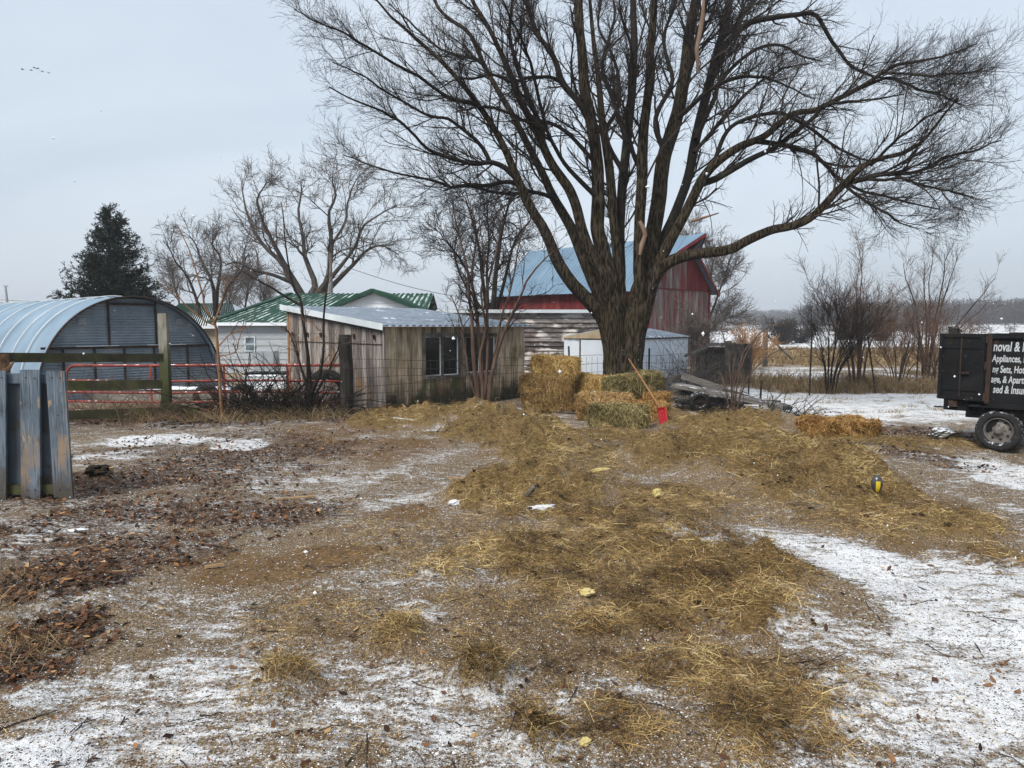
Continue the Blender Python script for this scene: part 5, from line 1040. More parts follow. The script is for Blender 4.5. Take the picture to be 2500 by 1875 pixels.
# gnarled pair behind the white house
Yt = 37.0; o1 = (X(745, Yt), Yt, 0)
def st(lst, px0=745, Y=Yt):
    return [S_(px0, 800, Y, l_, list(np.linspace(0, d_, len(l_)))) for l_, d_ in lst]
HAZE_BARK = mat('haze_paled_bark', [(.3, (.035, .030, .026)), (.6, (.075, .065, .056)), (.8, (.13, .115, .10))], sc=4, st=(3, 3, .6), det=6)  # grey-brown bark lightened: distance haze put into the colour
baretree('bare_tree', 'large gnarled bare tree behind the green roof, beside the utility pole', 'tree', o1, st([
    ([(745, 830, 34), (740, 730, 30), (715, 690, 24), (690, 640, 18), (650, 600, 14), (620, 560, 11), (600, 500, 7), (590, 450, 3)], 2), ([(740, 720, 24), (700, 650, 18), (668, 590, 14), (640, 530, 10), (632, 480, 7), (650, 440, 3)], -2),
    ([(760, 720, 26), (770, 690, 22), (745, 620, 16), (740, 560, 12), (730, 500, 8), (735, 440, 4)], 1), ([(775, 720, 26), (800, 680, 20), (810, 600, 16), (805, 520, 11), (820, 470, 8), (815, 425, 4)], -1),
    ([(790, 720, 22), (830, 680, 17), (870, 640, 13), (900, 610, 10), (930, 600, 7), (975, 620, 3)], 2), ([(800, 690, 18), (840, 640, 13), (870, 600, 10), (890, 550, 8), (930, 520, 5), (970, 500, 3)], -2), ([(810, 600, 11), (845, 540, 9), (850, 490, 7), (870, 440, 4), (890, 420, 2)], 2),
    ([(715, 690, 16), (665, 670, 12), (620, 660, 9), (580, 640, 6), (550, 650, 3)], -2)]), 21,
    [(13, (.9, 3.0), (25, 60), .25, .4, .22, .42, .016), (9, (.4, 1.3), (25, 60), .12, .25, .22, .55, .010), (6, (.2, .7), (25, 60), .12, .15, .22, .6, .007)], mt=HAZE_BARK, mk=TW_GREY)  # grey twigs chosen here too, so the crown carries painted distance haze
Yt = 41.0
baretree('bare_tree', 'smaller bare tree between the spruce and the gnarled tree', 'tree', (X(505, 41), 41, 0), st([
    ([(530, 830, 20), (528, 740, 16), (520, 690, 12), (500, 650, 9), (480, 610, 6), (460, 575, 3)], 1), ([(530, 760, 15), (535, 700, 11), (540, 640, 8), (525, 600, 5), (520, 575, 3)], -1), ([(535, 760, 12), (560, 700, 9), (590, 660, 7), (610, 620, 3)], 2), ([(500, 830, 14), (485, 740, 11), (460, 680, 8), (430, 640, 5), (410, 600, 3)], -1)], 505, 41), 22,
    [(12, (.9, 2.4), (25, 60), .25, .5, .2, .5, .018), (8, (.4, 1.1), (25, 60), .15, .25, .2, .6, .011), (5, (.2, .6), (25, 60), .15, .15, .2, .6, .008)], mk=TW_GREY)
SKY_T = [([(440, 800, 9), (440, 740, 7), (430, 700, 5), (425, 670, 2)], 'pale hazy skyline tree just right of the spruce'), ([(600, 800, 9), (602, 740, 7), (608, 700, 5), (615, 670, 2)], 'pale skyline tree above the green hip of the house roof'), ([(560, 800, 8), (563, 740, 6), (566, 700, 2)], 'small pale skyline tree between the two low green roofs'), ([(640, 800, 8), (640, 750, 6), (650, 715, 2)], 'lowest pale skyline tree, peeping over the house roof')]
for i_, (l_, lb_) in enumerate(SKY_T):
    baretree('skyline_tree', lb_, 'tree', (X(l_[0][0], 60), 60, 0), [S_(l_[0][0], 800, 60, l_)], 23 + i_ * 7, [(22, (1, 3), (20, 60), .25, .5, .2, .5, .02), (9, (.5, 1.5), (20, 60), .15, .25, .2, .6, .014), (5, (.4, .9), (20, 60), .15, .25, .2, .6, .011)], mk=TW_GREY, grp='skyline trees by the roofs')
# dense vine-hung trees between the coop and the barn
baretree('vine_hung_tree', 'dense twiggy tree with vines between board shed and barn', 'tree', (X(1175, 29), 29, 0), st([
    ([(1200, 840, 22), (1205, 740, 20), (1215, 640, 16), (1225, 560, 12), (1240, 500, 8), (1270, 470, 4)], -1), ([(1190, 840, 16), (1185, 720, 14), (1170, 620, 11), (1150, 540, 8), (1140, 480, 4)], 1), ([(1180, 840, 14), (1165, 740, 12), (1140, 660, 9), (1100, 600, 6), (1060, 560, 3)], -1),
    ([(1205, 800, 15), (1230, 690, 12), (1250, 600, 9), (1290, 540, 6), (1310, 500, 3)], 1), ([(1195, 820, 12), (1190, 700, 10), (1195, 600, 8), (1190, 520, 6), (1200, 460, 3)], 0), ([(1180, 760, 10), (1130, 680, 8), (1110, 620, 6), (1120, 560, 3)], 2)], 1175, 29), 24,
    [(15, (.6, 2.0), (20, 60), .3, .5, .2, .5, .012), (9, (.35, 1.0), (20, 60), .15, .3, .22, .6, .008), (6, (.2, .5), (20, 60), .1, .1, .22, .6, .006)])
# multi-stem sapling clump in front of the coop
baretree('sapling_clump', 'many-stemmed bare sapling clump in front of the coop windows', 'tree', (X(1182, 15.4), 15.4, 0), st([
    ([(1172, 1004, 16), (1160, 900, 13), (1150, 800, 11), (1143, 720, 9), (1140, 650, 7), (1120, 560, 5), (1100, 470, 3)], -.3), ([(1180, 1004, 17), (1176, 900, 14), (1168, 820, 12), (1160, 740, 10), (1150, 660, 7), (1160, 570, 5), (1150, 500, 2)], .3), ([(1190, 1004, 15), (1200, 920, 13), (1215, 860, 11), (1235, 800, 10), (1262, 740, 8), (1290, 680, 6), (1330, 630, 4), (1380, 590, 2)], -.2),
    ([(1178, 1004, 12), (1190, 880, 10), (1188, 780, 9), (1195, 700, 7), (1210, 620, 5), (1222, 560, 3), (1240, 520, 2)], .4), ([(1184, 1004, 11), (1172, 880, 9), (1185, 800, 8), (1175, 720, 6), (1180, 620, 4), (1170, 540, 2)], .1), ([(1192, 1004, 10), (1205, 880, 8), (1225, 780, 7), (1250, 690, 5), (1262, 600, 4), (1285, 540, 2)], .3), ([(1175, 1004, 9), (1150, 930, 7), (1135, 860, 6), (1125, 780, 5), (1105, 720, 3)], .3)], 1182, 15.4), 25,
    [(9, (.4, 1.2), (20, 60), .35, .4, .16, .5, .007), (6, (.2, .6), (20, 60), .15, .2, .2, .6, .005), (4, (.1, .3), (20, 60), .1, .1, .2, .6, .0035)], mt=BARK3)
# forked sapling by the gate
baretree('forked_sapling', 'two-stemmed bare sapling rising beside the red gate', 'tree', (X(760, 15.8), 15.8, 0), st([
    ([(760, 1008, 22), (757, 940, 17), (752, 860, 10), (742, 790, 8.5), (735, 740, 8.5), (722, 700, 7), (705, 640, 5), (690, 560, 4), (680, 500, 2)], -.1), ([(762, 960, 15), (785, 900, 9), (792, 830, 7), (797, 760, 6), (797, 700, 5), (800, 640, 4), (810, 560, 2)], .1),
    ([(735, 745, 9), (700, 725, 7), (660, 700, 6), (615, 675, 4), (560, 640, 2)], -.4), ([(752, 950, 9), (735, 890, 7), (720, 840, 5), (700, 800, 3)], .3), ([(768, 970, 8), (790, 930, 7), (815, 880, 5), (830, 830, 3)], -.3)], 760, 15.8), 26,
    [(6, (.3, 1.0), (25, 70), .3, .3, .18, .45, .006), (4, (.2, .5), (25, 65), .15, .2, .2, .6, .0045), (2, (.1, .3), (25, 65), .1, .1, .2, .6, .003)], mk=TW_BROWN)
TANB = mat('orange_brown_bark', [(.3, (.14, .068, .03)), (.6, (.22, .115, .055)), (.8, (.30, .18, .10))], sc=4, st=(2, 2, .5), bump=.004, bsc=12)
baretree('young_tree', 'slender orange-barked young tree leaning in front of the gate', 'tree', (X(547, 14.9), 14.9, 0), st([
    ([(547, 1034, 10), (540, 960, 9.5), (533, 880, 9), (527, 800, 8), (520, 780, 7), (502, 740, 6), (490, 700, 5), (470, 640, 4), (440, 550, 2)], .0), ([(524, 790, 6), (540, 750, 5), (552, 710, 3), (560, 680, 2)], .1), ([(524, 793, 5), (500, 782, 4.5), (455, 742, 3.5), (410, 690, 2)], -.2), ([(532, 850, 4), (560, 820, 3.5), (590, 805, 3), (620, 790, 1.5)], .2), ([(536, 870, 4), (575, 860, 3), (585, 830, 2.5), (600, 780, 1.5)], -.1)], 547, 14.9), 27,
    [(5, (.25, .8), (25, 60), .3, .3, .12, .5, .005), (3, (.15, .4), (25, 60), .1, .2, .15, .6, .0035)], mt=TANB, mk=TW_BROWN)
baretree('young_shrub', 'thin arching brown stems rising from the end of the planks', 'shrub', (X(1788, 15.4), 15.4, 0), st([
    ([(1786, 1010, 6), (1782, 930, 5), (1772, 850, 4), (1760, 800, 2)], .1), ([(1790, 1010, 6), (1800, 930, 5), (1830, 850, 4), (1880, 800, 3), (1930, 790, 2)], -.1), ([(1788, 1010, 5), (1792, 940, 4), (1810, 870, 3), (1850, 810, 2)], .2), ([(1794, 1010, 6), (1812, 950, 5), (1840, 900, 4), (1890, 860, 3), (1960, 850, 2)], -.2), ([(1784, 1010, 4), (1786, 930, 3), (1795, 860, 2)], .2), ([(1780, 1010, 5), (1770, 960, 4), (1755, 900, 3)], .0), ([(1796, 1010, 4), (1806, 960, 3), (1815, 920, 2)], .0)], 1788, 15.4), 28,
    [(4, (.15, .5), (20, 50), .3, .2, .1, .5, .004)], mt=BARK3, mk=TW_BROWN)
# shrubs on the field edge
def fan(px, Y, n, h, spread, seed, w0=.05, lean=0):
    g = np.random.default_rng(seed); out = []
    for i_ in range(n):
        a = g.uniform(-1, 1); b_ = g.uniform(-1, 1); hh_ = h * g.uniform(.6, 1) * (1 - .25 * abs(a)); r_ = w0 * g.uniform(.6, 1.1)
        out.append([(a * .16, b_ * .12, -.1, r_), (a * spread * .25 + lean * .2, b_ * spread * .2, hh_ * .35, r_ * .8), (a * spread * .6 + lean * .6, b_ * spread * .5, hh_ * .7, r_ * .5), (a * spread + lean, b_ * spread * .8, hh_, r_ * .16)])
    return out
BL1 = [(10, (.4, 1.5), (15, 45), .25, .5, .10, .45, .006), (5, (.3, .8), (15, 45), .1, .3, .12, .6, .0045), (3, (.2, .5), (15, 50), .1, .2, .14, .6, .0035)]
baretree('field_shrub', 'dark fan-shaped bare shrub at the field edge, nearer the barn', 'shrub', (X(2000 - 175 * 0 + 25, 21), 21, 0), fan(0, 0, 11, 3.4, 1.3, 31, .026), 31, BL1)
baretree('field_tree', 'tall thin bare tree with reddish stems between dark shrub and trailer', 'tree', (X(2098, 21.5), 21.5, 0), fan(0, 0, 9, 4.9, 1.35, 32, .04), 32, BL1, mt=BARK3, mk=TW_BROWN)
baretree('field_tree', 'pale slender bare tree just left of the black trailer', 'tree', (X(2265, 27), 27, 0), fan(0, 0, 9, 5.4, 1.9, 33, .05, .3), 33, BL1, mt=BARK2, mk=TW_GREY)
baretree('field_shrub', 'rusty brown thicket behind the leaning posts', 'shrub', (X(2195, 24), 24, 0), fan(0, 0, 12, 2.7, 1.4, 34, .02), 34, BL1[:2] + [(3, (.15, .4), (15, 50), .1, .2, .14, .6, .005)], mt=BARK3, mk=TW_BROWN)
baretree('field_shrub', 'low brown brush touching the trailer door side', 'shrub', (X(2290, 22.5), 22.5, 0), fan(0, 0, 13, 2.0, 1.0, 35, .018), 35, BL1[:2], mt=BARK3, mk=TW_BROWN)
OR_ = mat('orange_weed_stems', [(.3, (.22, .11, .045)), (.7, (.36, .21, .10))], sc=3, rnd=.4)
baretree('field_shrub', 'orange leafless bush in the field beyond the corner post', 'shrub', (X(1830, 31), 31, 0), fan(0, 0, 26, 2.1, 1.2, 36, .02), 36, [(10, (.3, .8), (15, 45), .2, .3, .12, .5, .009), (4, (.2, .5), (15, 45), .1, .2, .1, .6, .007)], mt=OR_, mk=OR_)
baretree('yard_shrub', 'bare twiggy bush growing against the barn gable', 'shrub', (X(1700, 29), 29, 0), fan(0, 0, 9, 3.0, 1.0, 37, .022), 37, [(10, (.4, 1.3), (20, 55), .2, .4, .16, .5, .009), (6, (.25, .7), (20, 55), .1, .2, .16, .6, .007), (3, (.15, .4), (20, 55), .1, .2, .16, .6, .006)], mk=TW_GREY)
baretree('bare_tree', 'hazy rounded bare tree standing behind the barn gable', 'tree', (X(1725, 50), 50, 0), st([([(1715, 860, 16), (1720, 780, 13), (1730, 700, 10), (1740, 640, 6), (1735, 590, 3)], 1), ([(1720, 800, 10), (1745, 740, 8), (1765, 680, 5), (1780, 640, 3)], -1), ([(1716, 780, 10), (1700, 700, 8), (1700, 620, 5), (1690, 570, 3)], 1), ([(1718, 820, 9), (1750, 790, 6), (1790, 770, 3)], 0)], 1725, 50), 38,
    [(20, (1, 2.8), (20, 60), .2, .4, .2, .5, .02), (9, (.5, 1.4), (20, 60), .15, .25, .2, .6, .013), (6, (.3, .8), (20, 60), .15, .15, .2, .6, .010)], mk=TW_GREY)
for i_, (px, Y, h_) in enumerate(((1910, 75, 3.4), (1945, 80, 3.0), (2150, 90, 3.2), (2060, 100, 3.0))):
    baretree('field_bush', ('low dark round bush on the snowy field, behind the fence post', 'low dark bush on the snow, next to the larger one', 'dark bush on the far snow edge, behind the tall shrubs', 'small hazy bush out on the far snow field')[i_], 'bush', (X(px, Y), Y, -.5), fan(0, 0, 16, h_, 2.2, 40 + i_, .05), 40 + i_, [(12, (.8, 1.8), (20, 60), .1, .2, .2, .6, .03), (5, (.4, 1.0), (20, 60), .1, .2, .2, .6, .02)], mk=TWIG, sides=5)

# brambles and brush: heaps of thin arcs
def bramble(name, label, cat, x0, x1, y0, y1, n, h, seed, m=TW_BROWN, flat=.5, r=.0045, grp=None, zb=0):
    g = np.random.default_rng(seed); c0 = np.array([(x0 + x1) / 2, (y0 + y1) / 2, 0]); N_ = n
    O = np.stack([g.uniform(x0, x1, N_), g.uniform(y0, y1, N_), np.full(N_, zb - .02)], -1) - c0
    D = np.stack([g.normal(0, 1, N_), g.normal(0, .45, N_), np.abs(g.normal(flat, .5, N_)) + .15], -1); D /= np.linalg.norm(D, axis=1, keepdims=True)
    L_ = h * g.uniform(.6, 1.9, N_); P = [O]; p_ = O
    for i_ in range(7): D = D + g.normal(size=(N_, 3)) * .16 + np.array([0, 0, -.12]); D /= np.linalg.norm(D, axis=1, keepdims=True); p_ = p_ + D * (L_ / 7)[:, None]; p_[:, 2] = np.maximum(p_[:, 2], zb); P.append(p_)
    P = np.stack(P, 1); Rr = (r * g.uniform(.6, 1.6, N_))[:, None] * np.linspace(1, .5, 8)[None]
    c1 = grow(P, Rr, 4, (.1 * h, .5 * h), (20, 60), seed + 1, 4, .2, .98, .1, .18, .6, .0028)
    o_ = strands(name, [(P, Rr, 4), (c1[0], c1[1], 3)], m); o_.location = c0; return tag(o_, label, cat, grp)
bramble('bramble_patch', 'brown bramble tangle growing through the rail fence', 'bramble', X(165, 15), X(410, 15), 14.6, 16.0, 190, 1.05, 51)
bramble('bramble_patch', 'loose reddish brambles climbing between leaning sapling and rail post', 'bramble', X(415, 15.6), X(560, 15.6), 15.2, 16.2, 90, 1.0, 52)
bramble('brush_pile', 'heap of dark cut branches lying against the red gate', 'brush pile', X(560, 15.9), X(800, 15.9), 15.2, 16.2, 520, 1.0, 53, BARK2, .26, .010)
bramble('bramble_patch', 'dry pale stalks behind the gate by the coop side wall', 'bramble', X(700, 17.4), X(830, 17.4), 16.8, 17.8, 120, .9, 54, TW_BROWN, 1.0)
bramble('creeper', 'leafless creeper climbing the side wall of the white shed', 'creeper', 4.4, 5.9, 21.6, 22.9, 70, 1.3, 55, TW_GREY, 1.4, .006)
bramble('brush_pile', 'dark brush and sticks lying before the wagon planks', 'brush pile', X(1780, 15), X(1990, 15), 14.4, 15.6, 240, .45, 56, BARK2, .12, .007)
bramble('brush_pile', 'low tangle of twigs around the wagon wheels', 'brush pile', X(1620, 17), X(1780, 17), 16.6, 18.2, 120, .6, 57, BARK2, .3, .006)
bramble('bramble_patch', 'brown undergrowth along the field fence beneath the shrubs', 'bramble', X(1900, 21.5), X(2310, 21.5), 20.9, 22.6, 380, .55, 58, TW_BROWN, 1.0, .005)
bramble('bramble_patch', 'grey brush beside the dark plank pen', 'bramble', X(1665, 23.6), X(1740, 23.6), 22.8, 24.0, 110, 1.2, 59, TW_GREY, 1.2, .006)

# ================================================================== spruce
sp = thing('spruce_tree', 'dark green spruce tree rising behind the arched metal hut', 'tree', (X(284, 34), 34, 0)); g = np.random.default_rng(61)
SH_ = Z(510, 34); b = MB(); b.tube([(0, 0, 0), (.03, 0, SH_ * .5), (0, 0, SH_)], [.2, .1, .012], 8); b.build('trunk', BARK2, sp)
nb = 520; zz = SH_ * (1 - g.random(nb) ** .62 * .93); zz = np.sort(zz); frac = 1 - zz / SH_
rad = 3.55 * frac ** .85 * g.uniform(.5, 1.10, nb) ** .9 + .12; az = g.uniform(0, 2 * math.pi, nb)
P = []
for i_ in range(7):
    t = i_ / 6; rr_ = rad * t; dz = -.30 * rad * t + .34 * rad * t * t + .10 * rad * t ** 3
    P.append(np.stack([np.cos(az + .1 * t) * rr_, np.sin(az + .1 * t) * rr_, zz + dz], -1))
P = np.stack(P, 1); Rr = (.012 + .012 * rad)[:, None] * np.linspace(1, .25, 7)[None]
c1 = grow(P, Rr, (7 + 8 * frac).astype(int), (.18, .62), (35, 65), 62, 4, .18, 1.0, -.05, .08, .5, .004)
c2 = grow(c1[0], c1[1], 3, (.08, .25), (30, 60), 63, 3, .1, 1.0, 0, .08, .6, .003)
strands('branch', [(P, Rr, 4), (c1[0], c1[1], 3)], BARK2, sp)
NEED = mat('spruce_needles', [(.25, (.005, .009, .007)), (.5, (.009, .018, .011)), (.8, (.022, .038, .022))], sc=2.5, rnd=.8, rough=.7)
def needles(PS, per, ln):
    A = PS[0]; k_, m = A.shape[:2]; idx = np.repeat(np.arange(k_), per); N_ = len(idx); t = g.random(N_) * (m - 1.001); i_ = t.astype(int); f_ = (t - i_)[:, None]
    O = A[idx, i_] * (1 - f_) + A[idx, i_ + 1] * f_; T = A[idx, i_ + 1] - A[idx, i_]; T /= np.linalg.norm(T, axis=1, keepdims=True) + 1e-9
    D = T * .8 + g.normal(size=(N_, 3)) * .55; D /= np.linalg.norm(D, axis=1, keepdims=True)
    return strips(O, D, ln * g.uniform(.6, 1.3, N_), g.uniform(.018, .032, N_), g.normal(size=(N_, 3)) * .1, g.normal(size=(N_, 3)), 1)
b = MB()
for PS, per, ln in ((c1, 14, .08), (c2, 5, .075), ((P, Rr), 50, .09)): V, Q = needles(PS, per, ln); b.addq(V, Q, g.random(len(Q)))
b.build('crown', NEED, sp)

# ================================================================== far woods: a mass nobody could count
g = np.random.default_rng(71); WD = mat('far_wood', [(.3, (.035, .032, .034)), (.7, (.075, .068, .07))], sc=.05, rnd=.4)
def wood(n, azr, rr, hh_, label, name='far_woodland', per=34, wfac=1.0):
    az = g.uniform(*azr, n); r_ = g.uniform(*rr, n); x = np.sin(az) * r_; y = np.cos(az) * r_; z = height(x, y); H_ = g.uniform(*hh_, n)
    N_ = n * per; i_ = np.repeat(np.arange(n), per); t = g.uniform(.05, .9, N_); O = np.stack([x[i_], y[i_], z[i_] + t * H_[i_] * .85 * 1.0], -1)
    O[:, 0] += g.normal(0, .16, N_) * H_[i_]; O[:, 1] += g.normal(0, .16, N_) * H_[i_]; D = np.stack([g.normal(0, 1, N_), g.normal(0, 1, N_), g.normal(.25, .5, N_)], -1); D /= np.linalg.norm(D, axis=1, keepdims=True)
    L_ = H_[i_] * .17 * (1.25 - t) * g.uniform(.7, 1.6, N_); V, Q = strips(O, D, L_, g.uniform(.05, .13, N_) * wfac, g.normal(size=(N_, 3)) * .15, g.normal(size=(N_, 3)), 2)
    b = MB(); b.addq(V, Q, np.repeat(g.random(N_), 2)); Tn = np.stack([np.stack([x, y, z - .3], -1), np.stack([x, y, z + H_ * .5], -1), np.stack([x, y, z + H_ * .8], -1)], 1)
    V, Q = tubes(Tn, np.stack([H_ * .012, H_ * .008, H_ * .003], -1), 4); b.addq(V, Q, .3); return tag(b.build(name, WD), label, 'woodland', kind='stuff')
wood(2600, (R(22), R(52)), (290, 400), (7, 12), 'bare woods along the right hilltop beyond the fields', wfac=2.2)
wood(1500, (R(6), R(34)), (620, 760), (10, 15), 'hazy grey woods along the far horizon', wfac=4.0)
wood(900, (R(-50), R(6)), (420, 560), (8, 12), 'hazy woods on the horizon behind the buildings', wfac=3)
wood(90, (R(14), R(30)), (180, 240), (3, 6), 'thin line of bare trees between the far fields', wfac=1.0, per=110)
wood(60, (R(28), R(46)), (150, 210), (4, 8), 'scattered bare trees on the snowy slope below the hill woods', wfac=.9, per=130)
# ================================================================== what lies on the ground
g = np.random.default_rng(81)
def scatter(n, kind, thr, rr=(2.4, 20), az=(-46, 46), pw=1.0):
    a = g.uniform(R(az[0]), R(az[1]), n); r_ = np.exp(g.uniform(math.log(rr[0]), math.log(rr[1]), n)); x = np.sin(a) * r_; y = np.cos(a) * r_
    w_ = weight(kind, x, y) if kind else np.full(n, .5); keep = g.random(n) < np.clip((w_ - thr) * pw, 0, 1); return x[keep], y[keep], w_[keep]
def straw_field(name, n, kind, thr, pw, Lr, Wr, m, label, cat='straw', rr=(2.4, 20), lift=.012, tilt=.22, hue=None, seg=3, layers=1, near=0):
    x, y, w_ = scatter(n, kind, thr, rr, pw=pw)
    if near: s_ = sst(10.5, 7.5, np.hypot(x, y) + (fbm(x * .8, y * .8, 87) - .5) * 4); s_ = s_ if near > 0 else 1 - s_ * .72; k__ = g.random(len(x)) < s_; x, y, w_ = x[k__], y[k__], w_[k__]
    z = height(x, y); k_ = len(x)
    a = g.uniform(0, 2 * math.pi, k_); D = np.stack([np.cos(a), np.sin(a), g.normal(0, tilt, k_) * (.35 + w_)], -1); D /= np.linalg.norm(D, axis=1, keepdims=True)
    r_ = np.hypot(x, y); L_ = g.uniform(*Lr, k_) * (.75 + .02 * r_); Wd = g.uniform(*Wr, k_) * (.8 + .055 * r_)
    O = np.stack([x, y, z + lift * g.random(k_) * (1 + 3 * w_) + .003], -1)
    V, Q = strips(O, D, L_, Wd, np.stack([g.normal(0, .22, k_), g.normal(0, .22, k_), g.normal(-.08, .12, k_)], -1), np.array([0, 0, 1.]) + g.normal(size=(k_, 3)) * .5, seg)
    rn = np.clip(g.normal(.42, .22, k_) + (fbm(x * .9, y * .9, 83, 4) - .5) * .7 + (fbm(x * 4.5, y * 4.5, 84, 3) - .5) * 1.5, 0, 1)
    b = MB(); b.addq(V, Q, np.repeat(rn, seg)); print(name, k_); return tag(b.build(name, m), label, cat, kind='stuff')
HAY_OLIVE = haymat('olive_hay', [(0, (.018, .011, .005)), (.25, (.080, .050, .018)), (.5, (.21, .140, .050)), (.75, (.38, .275, .105)), (1, (.64, .51, .26))])
straw_field('loose_hay', 420000, 'hay', .27, 1.25, (.05, .18), (.0022, .0044), HAY_OLIVE, 'olive and golden loose hay strewn and heaped across the yard', 'hay', (2.6, 18), .022, .26, near=-1)
HAY_MAT = haymat('trampled_hay', [(0, (.024, .013, .006)), (.3, (.105, .058, .023)), (.55, (.225, .135, .054)), (.8, (.38, .25, .105)), (1, (.62, .47, .25))])
straw_field('trampled_hay', 330000, 'hay', .22, 1.2, (.03, .12), (.0018, .0036), HAY_MAT, 'brown trampled hay matted over the near ground', 'hay', (2.4, 12), .012, .12, near=1)
straw_field('straw_litter', 190000, 'hay', .03, .75, (.04, .14), (.0016, .0032), HAY_GOLD, 'thin scattered yellow straws lying on the muddy ground', 'straw', (2.4, 16), .006, .08, seg=2)
straw_field('straw_crumbs', 130000, None, 0, 1, (.012, .05), (.0015, .003), HAY_MAT, 'fine chaff and grass bits over mud and snow', 'chaff', (2.4, 14), .004, .06, seg=2)
# leaves: curled little blades
LEAF = haymat('dead_leaves', [(0, (.016, .008, .005)), (.35, (.06, .028, .016)), (.65, (.14, .066, .032)), (.9, (.27, .13, .055)), (1, (.42, .27, .12))])
def leaf_field(name, n, kind, thr, pw, size, m, label, rr=(2.4, 18), dens=None, cat='leaves'):
    x, y, w_ = scatter(n, kind, thr, rr, pw=pw); z = height(x, y); k_ = len(x); s = g.uniform(*size, k_) * (.75 + .03 * np.hypot(x, y)); a = g.uniform(0, 2 * math.pi, k_)
    u = np.stack([np.cos(a), np.sin(a), g.normal(0, .35, k_)], -1); v = np.stack([-np.sin(a), np.cos(a), g.normal(0, .35, k_)], -1); c0 = np.stack([x, y, z + .004 + .02 * g.random(k_) * (.3 + w_)], -1)
    out = [(-1, 0, 0), (-.45, -.42, .1), (.1, -.55, .25), (.55, -.3, .1), (1, 0, .15), (.6, .35, .25), (.05, .5, .1), (-.5, .38, .3)]
    cu = g.uniform(-.2, .9, k_); V = np.stack([c0 + u * (s * p_[0])[:, None] + v * (s * p_[1] * g.uniform(.6, 1.1, k_))[:, None] + np.array([0, 0, 1.]) * (s * p_[2] * cu)[:, None] for p_ in out] + [c0], 1)
    base = (np.arange(k_) * 9)[:, None]; Q = np.concatenate([base + np.array([[8, 0, 1, 2]]), base + np.array([[8, 2, 3, 4]]), base + np.array([[8, 4, 5, 6]]), base + np.array([[8, 6, 7, 0]])], 1).reshape(-1, 4)
    b = MB(); b.addq(V.reshape(-1, 3), Q, np.repeat(np.clip(g.normal(.42, .26, k_), 0, 1), 4)); print(name, k_); return tag(b.build(name, m), label, cat, kind='stuff')
leaf_field('leaf_litter', 110000, 'lit', .16, .9, (.014, .040), LEAF, 'dark brown dead leaves and bark chips covering the muddy ground by the fence')
leaf_field('scattered_leaves', 4200, None, 0, .5, (.014, .036), LEAF, 'single curled brown leaves dropped over the yard', (2.4, 14))
# dark clods and little stones
CLOD = haymat('mud_clods', [(0, (.013, .008, .004)), (.4, (.055, .030, .014)), (.75, (.16, .10, .05)), (.88, (.36, .28, .18)), (.93, (.66, .68, .70)), (1, (.78, .80, .83))])
def lumps(name, x, y, s, m, label, cat, rn, sq=(.5, .9)):
    k_ = len(x); z = height(x, y); ph = np.array([(0, 0, 1), (.9, 0, .35), (.28, .86, .3), (-.73, .53, .4), (-.73, -.53, .3), (.28, -.86, .38), (0, 0, -.5)])
    sc_ = np.stack([s * g.uniform(.8, 1.3, k_), s * g.uniform(.8, 1.3, k_), s * g.uniform(*sq, k_)], -1); a = g.uniform(0, 6.28, k_); ca, sa = np.cos(a), np.sin(a)
    P = ph[None] * sc_[:, None] * g.uniform(.75, 1.2, (k_, 7, 1)); P = np.stack([P[..., 0] * ca[:, None] - P[..., 1] * sa[:, None], P[..., 0] * sa[:, None] + P[..., 1] * ca[:, None], P[..., 2]], -1) + np.stack([x, y, z], -1)[:, None]
    T = np.array([(0, 1, 2), (0, 2, 3), (0, 3, 4), (0, 4, 5), (0, 5, 1), (6, 2, 1), (6, 3, 2), (6, 4, 3), (6, 5, 4), (6, 1, 5)]); F = ((np.arange(k_) * 7)[:, None, None] + T[None]).reshape(-1, 3)
    me = mesh_np(name, P.reshape(-1, 3), F.ravel(), np.arange(len(F)) * 3, np.full(len(F), 3), np.repeat(rn, 10), False); return tag(link(name, me, m), label, cat, kind='stuff')
x, y, w_ = scatter(230000, None, 0, (2.3, 17), pw=1); hw_ = weight('hay', x, y); mw_ = weight('mud', x, y); k__ = g.random(len(x)) < 1 - .55 * np.clip(hw_, 0, 1) - .35 * mw_; x, y = x[k__], y[k__]; lumps('gravel', x, y, g.uniform(.002, .0065, len(x)) * (.7 + .07 * np.hypot(x, y)), CLOD, 'frozen grit and crumbs of snow over the yard', 'gravel', np.where(g.random(len(x)) < .32, g.uniform(.9, 1, len(x)), g.uniform(0, .8, len(x))))
x, y, w_ = scatter(6000, 'lit', .25, (2.4, 17), pw=.8); lumps('mud_clods', x, y, g.uniform(.012, .045, len(x)), CLOD, 'dark clods of frozen mud among the leaf litter', 'mud clods', g.uniform(0, .45, len(x)), (.4, .7))
x, y, w_ = scatter(16000, 'hay', .40, (2.4, 17), pw=.9); k__ = fbm(x * 1.6, y * 1.6, 88, 3) > .52; x, y = x[k__], y[k__]; lumps('manure_clods', x, y, g.uniform(.012, .04, len(x)), CLOD, 'dark brown manure crumbs trodden into the loose hay', 'manure', g.uniform(0, .5, len(x)), (.4, .7))
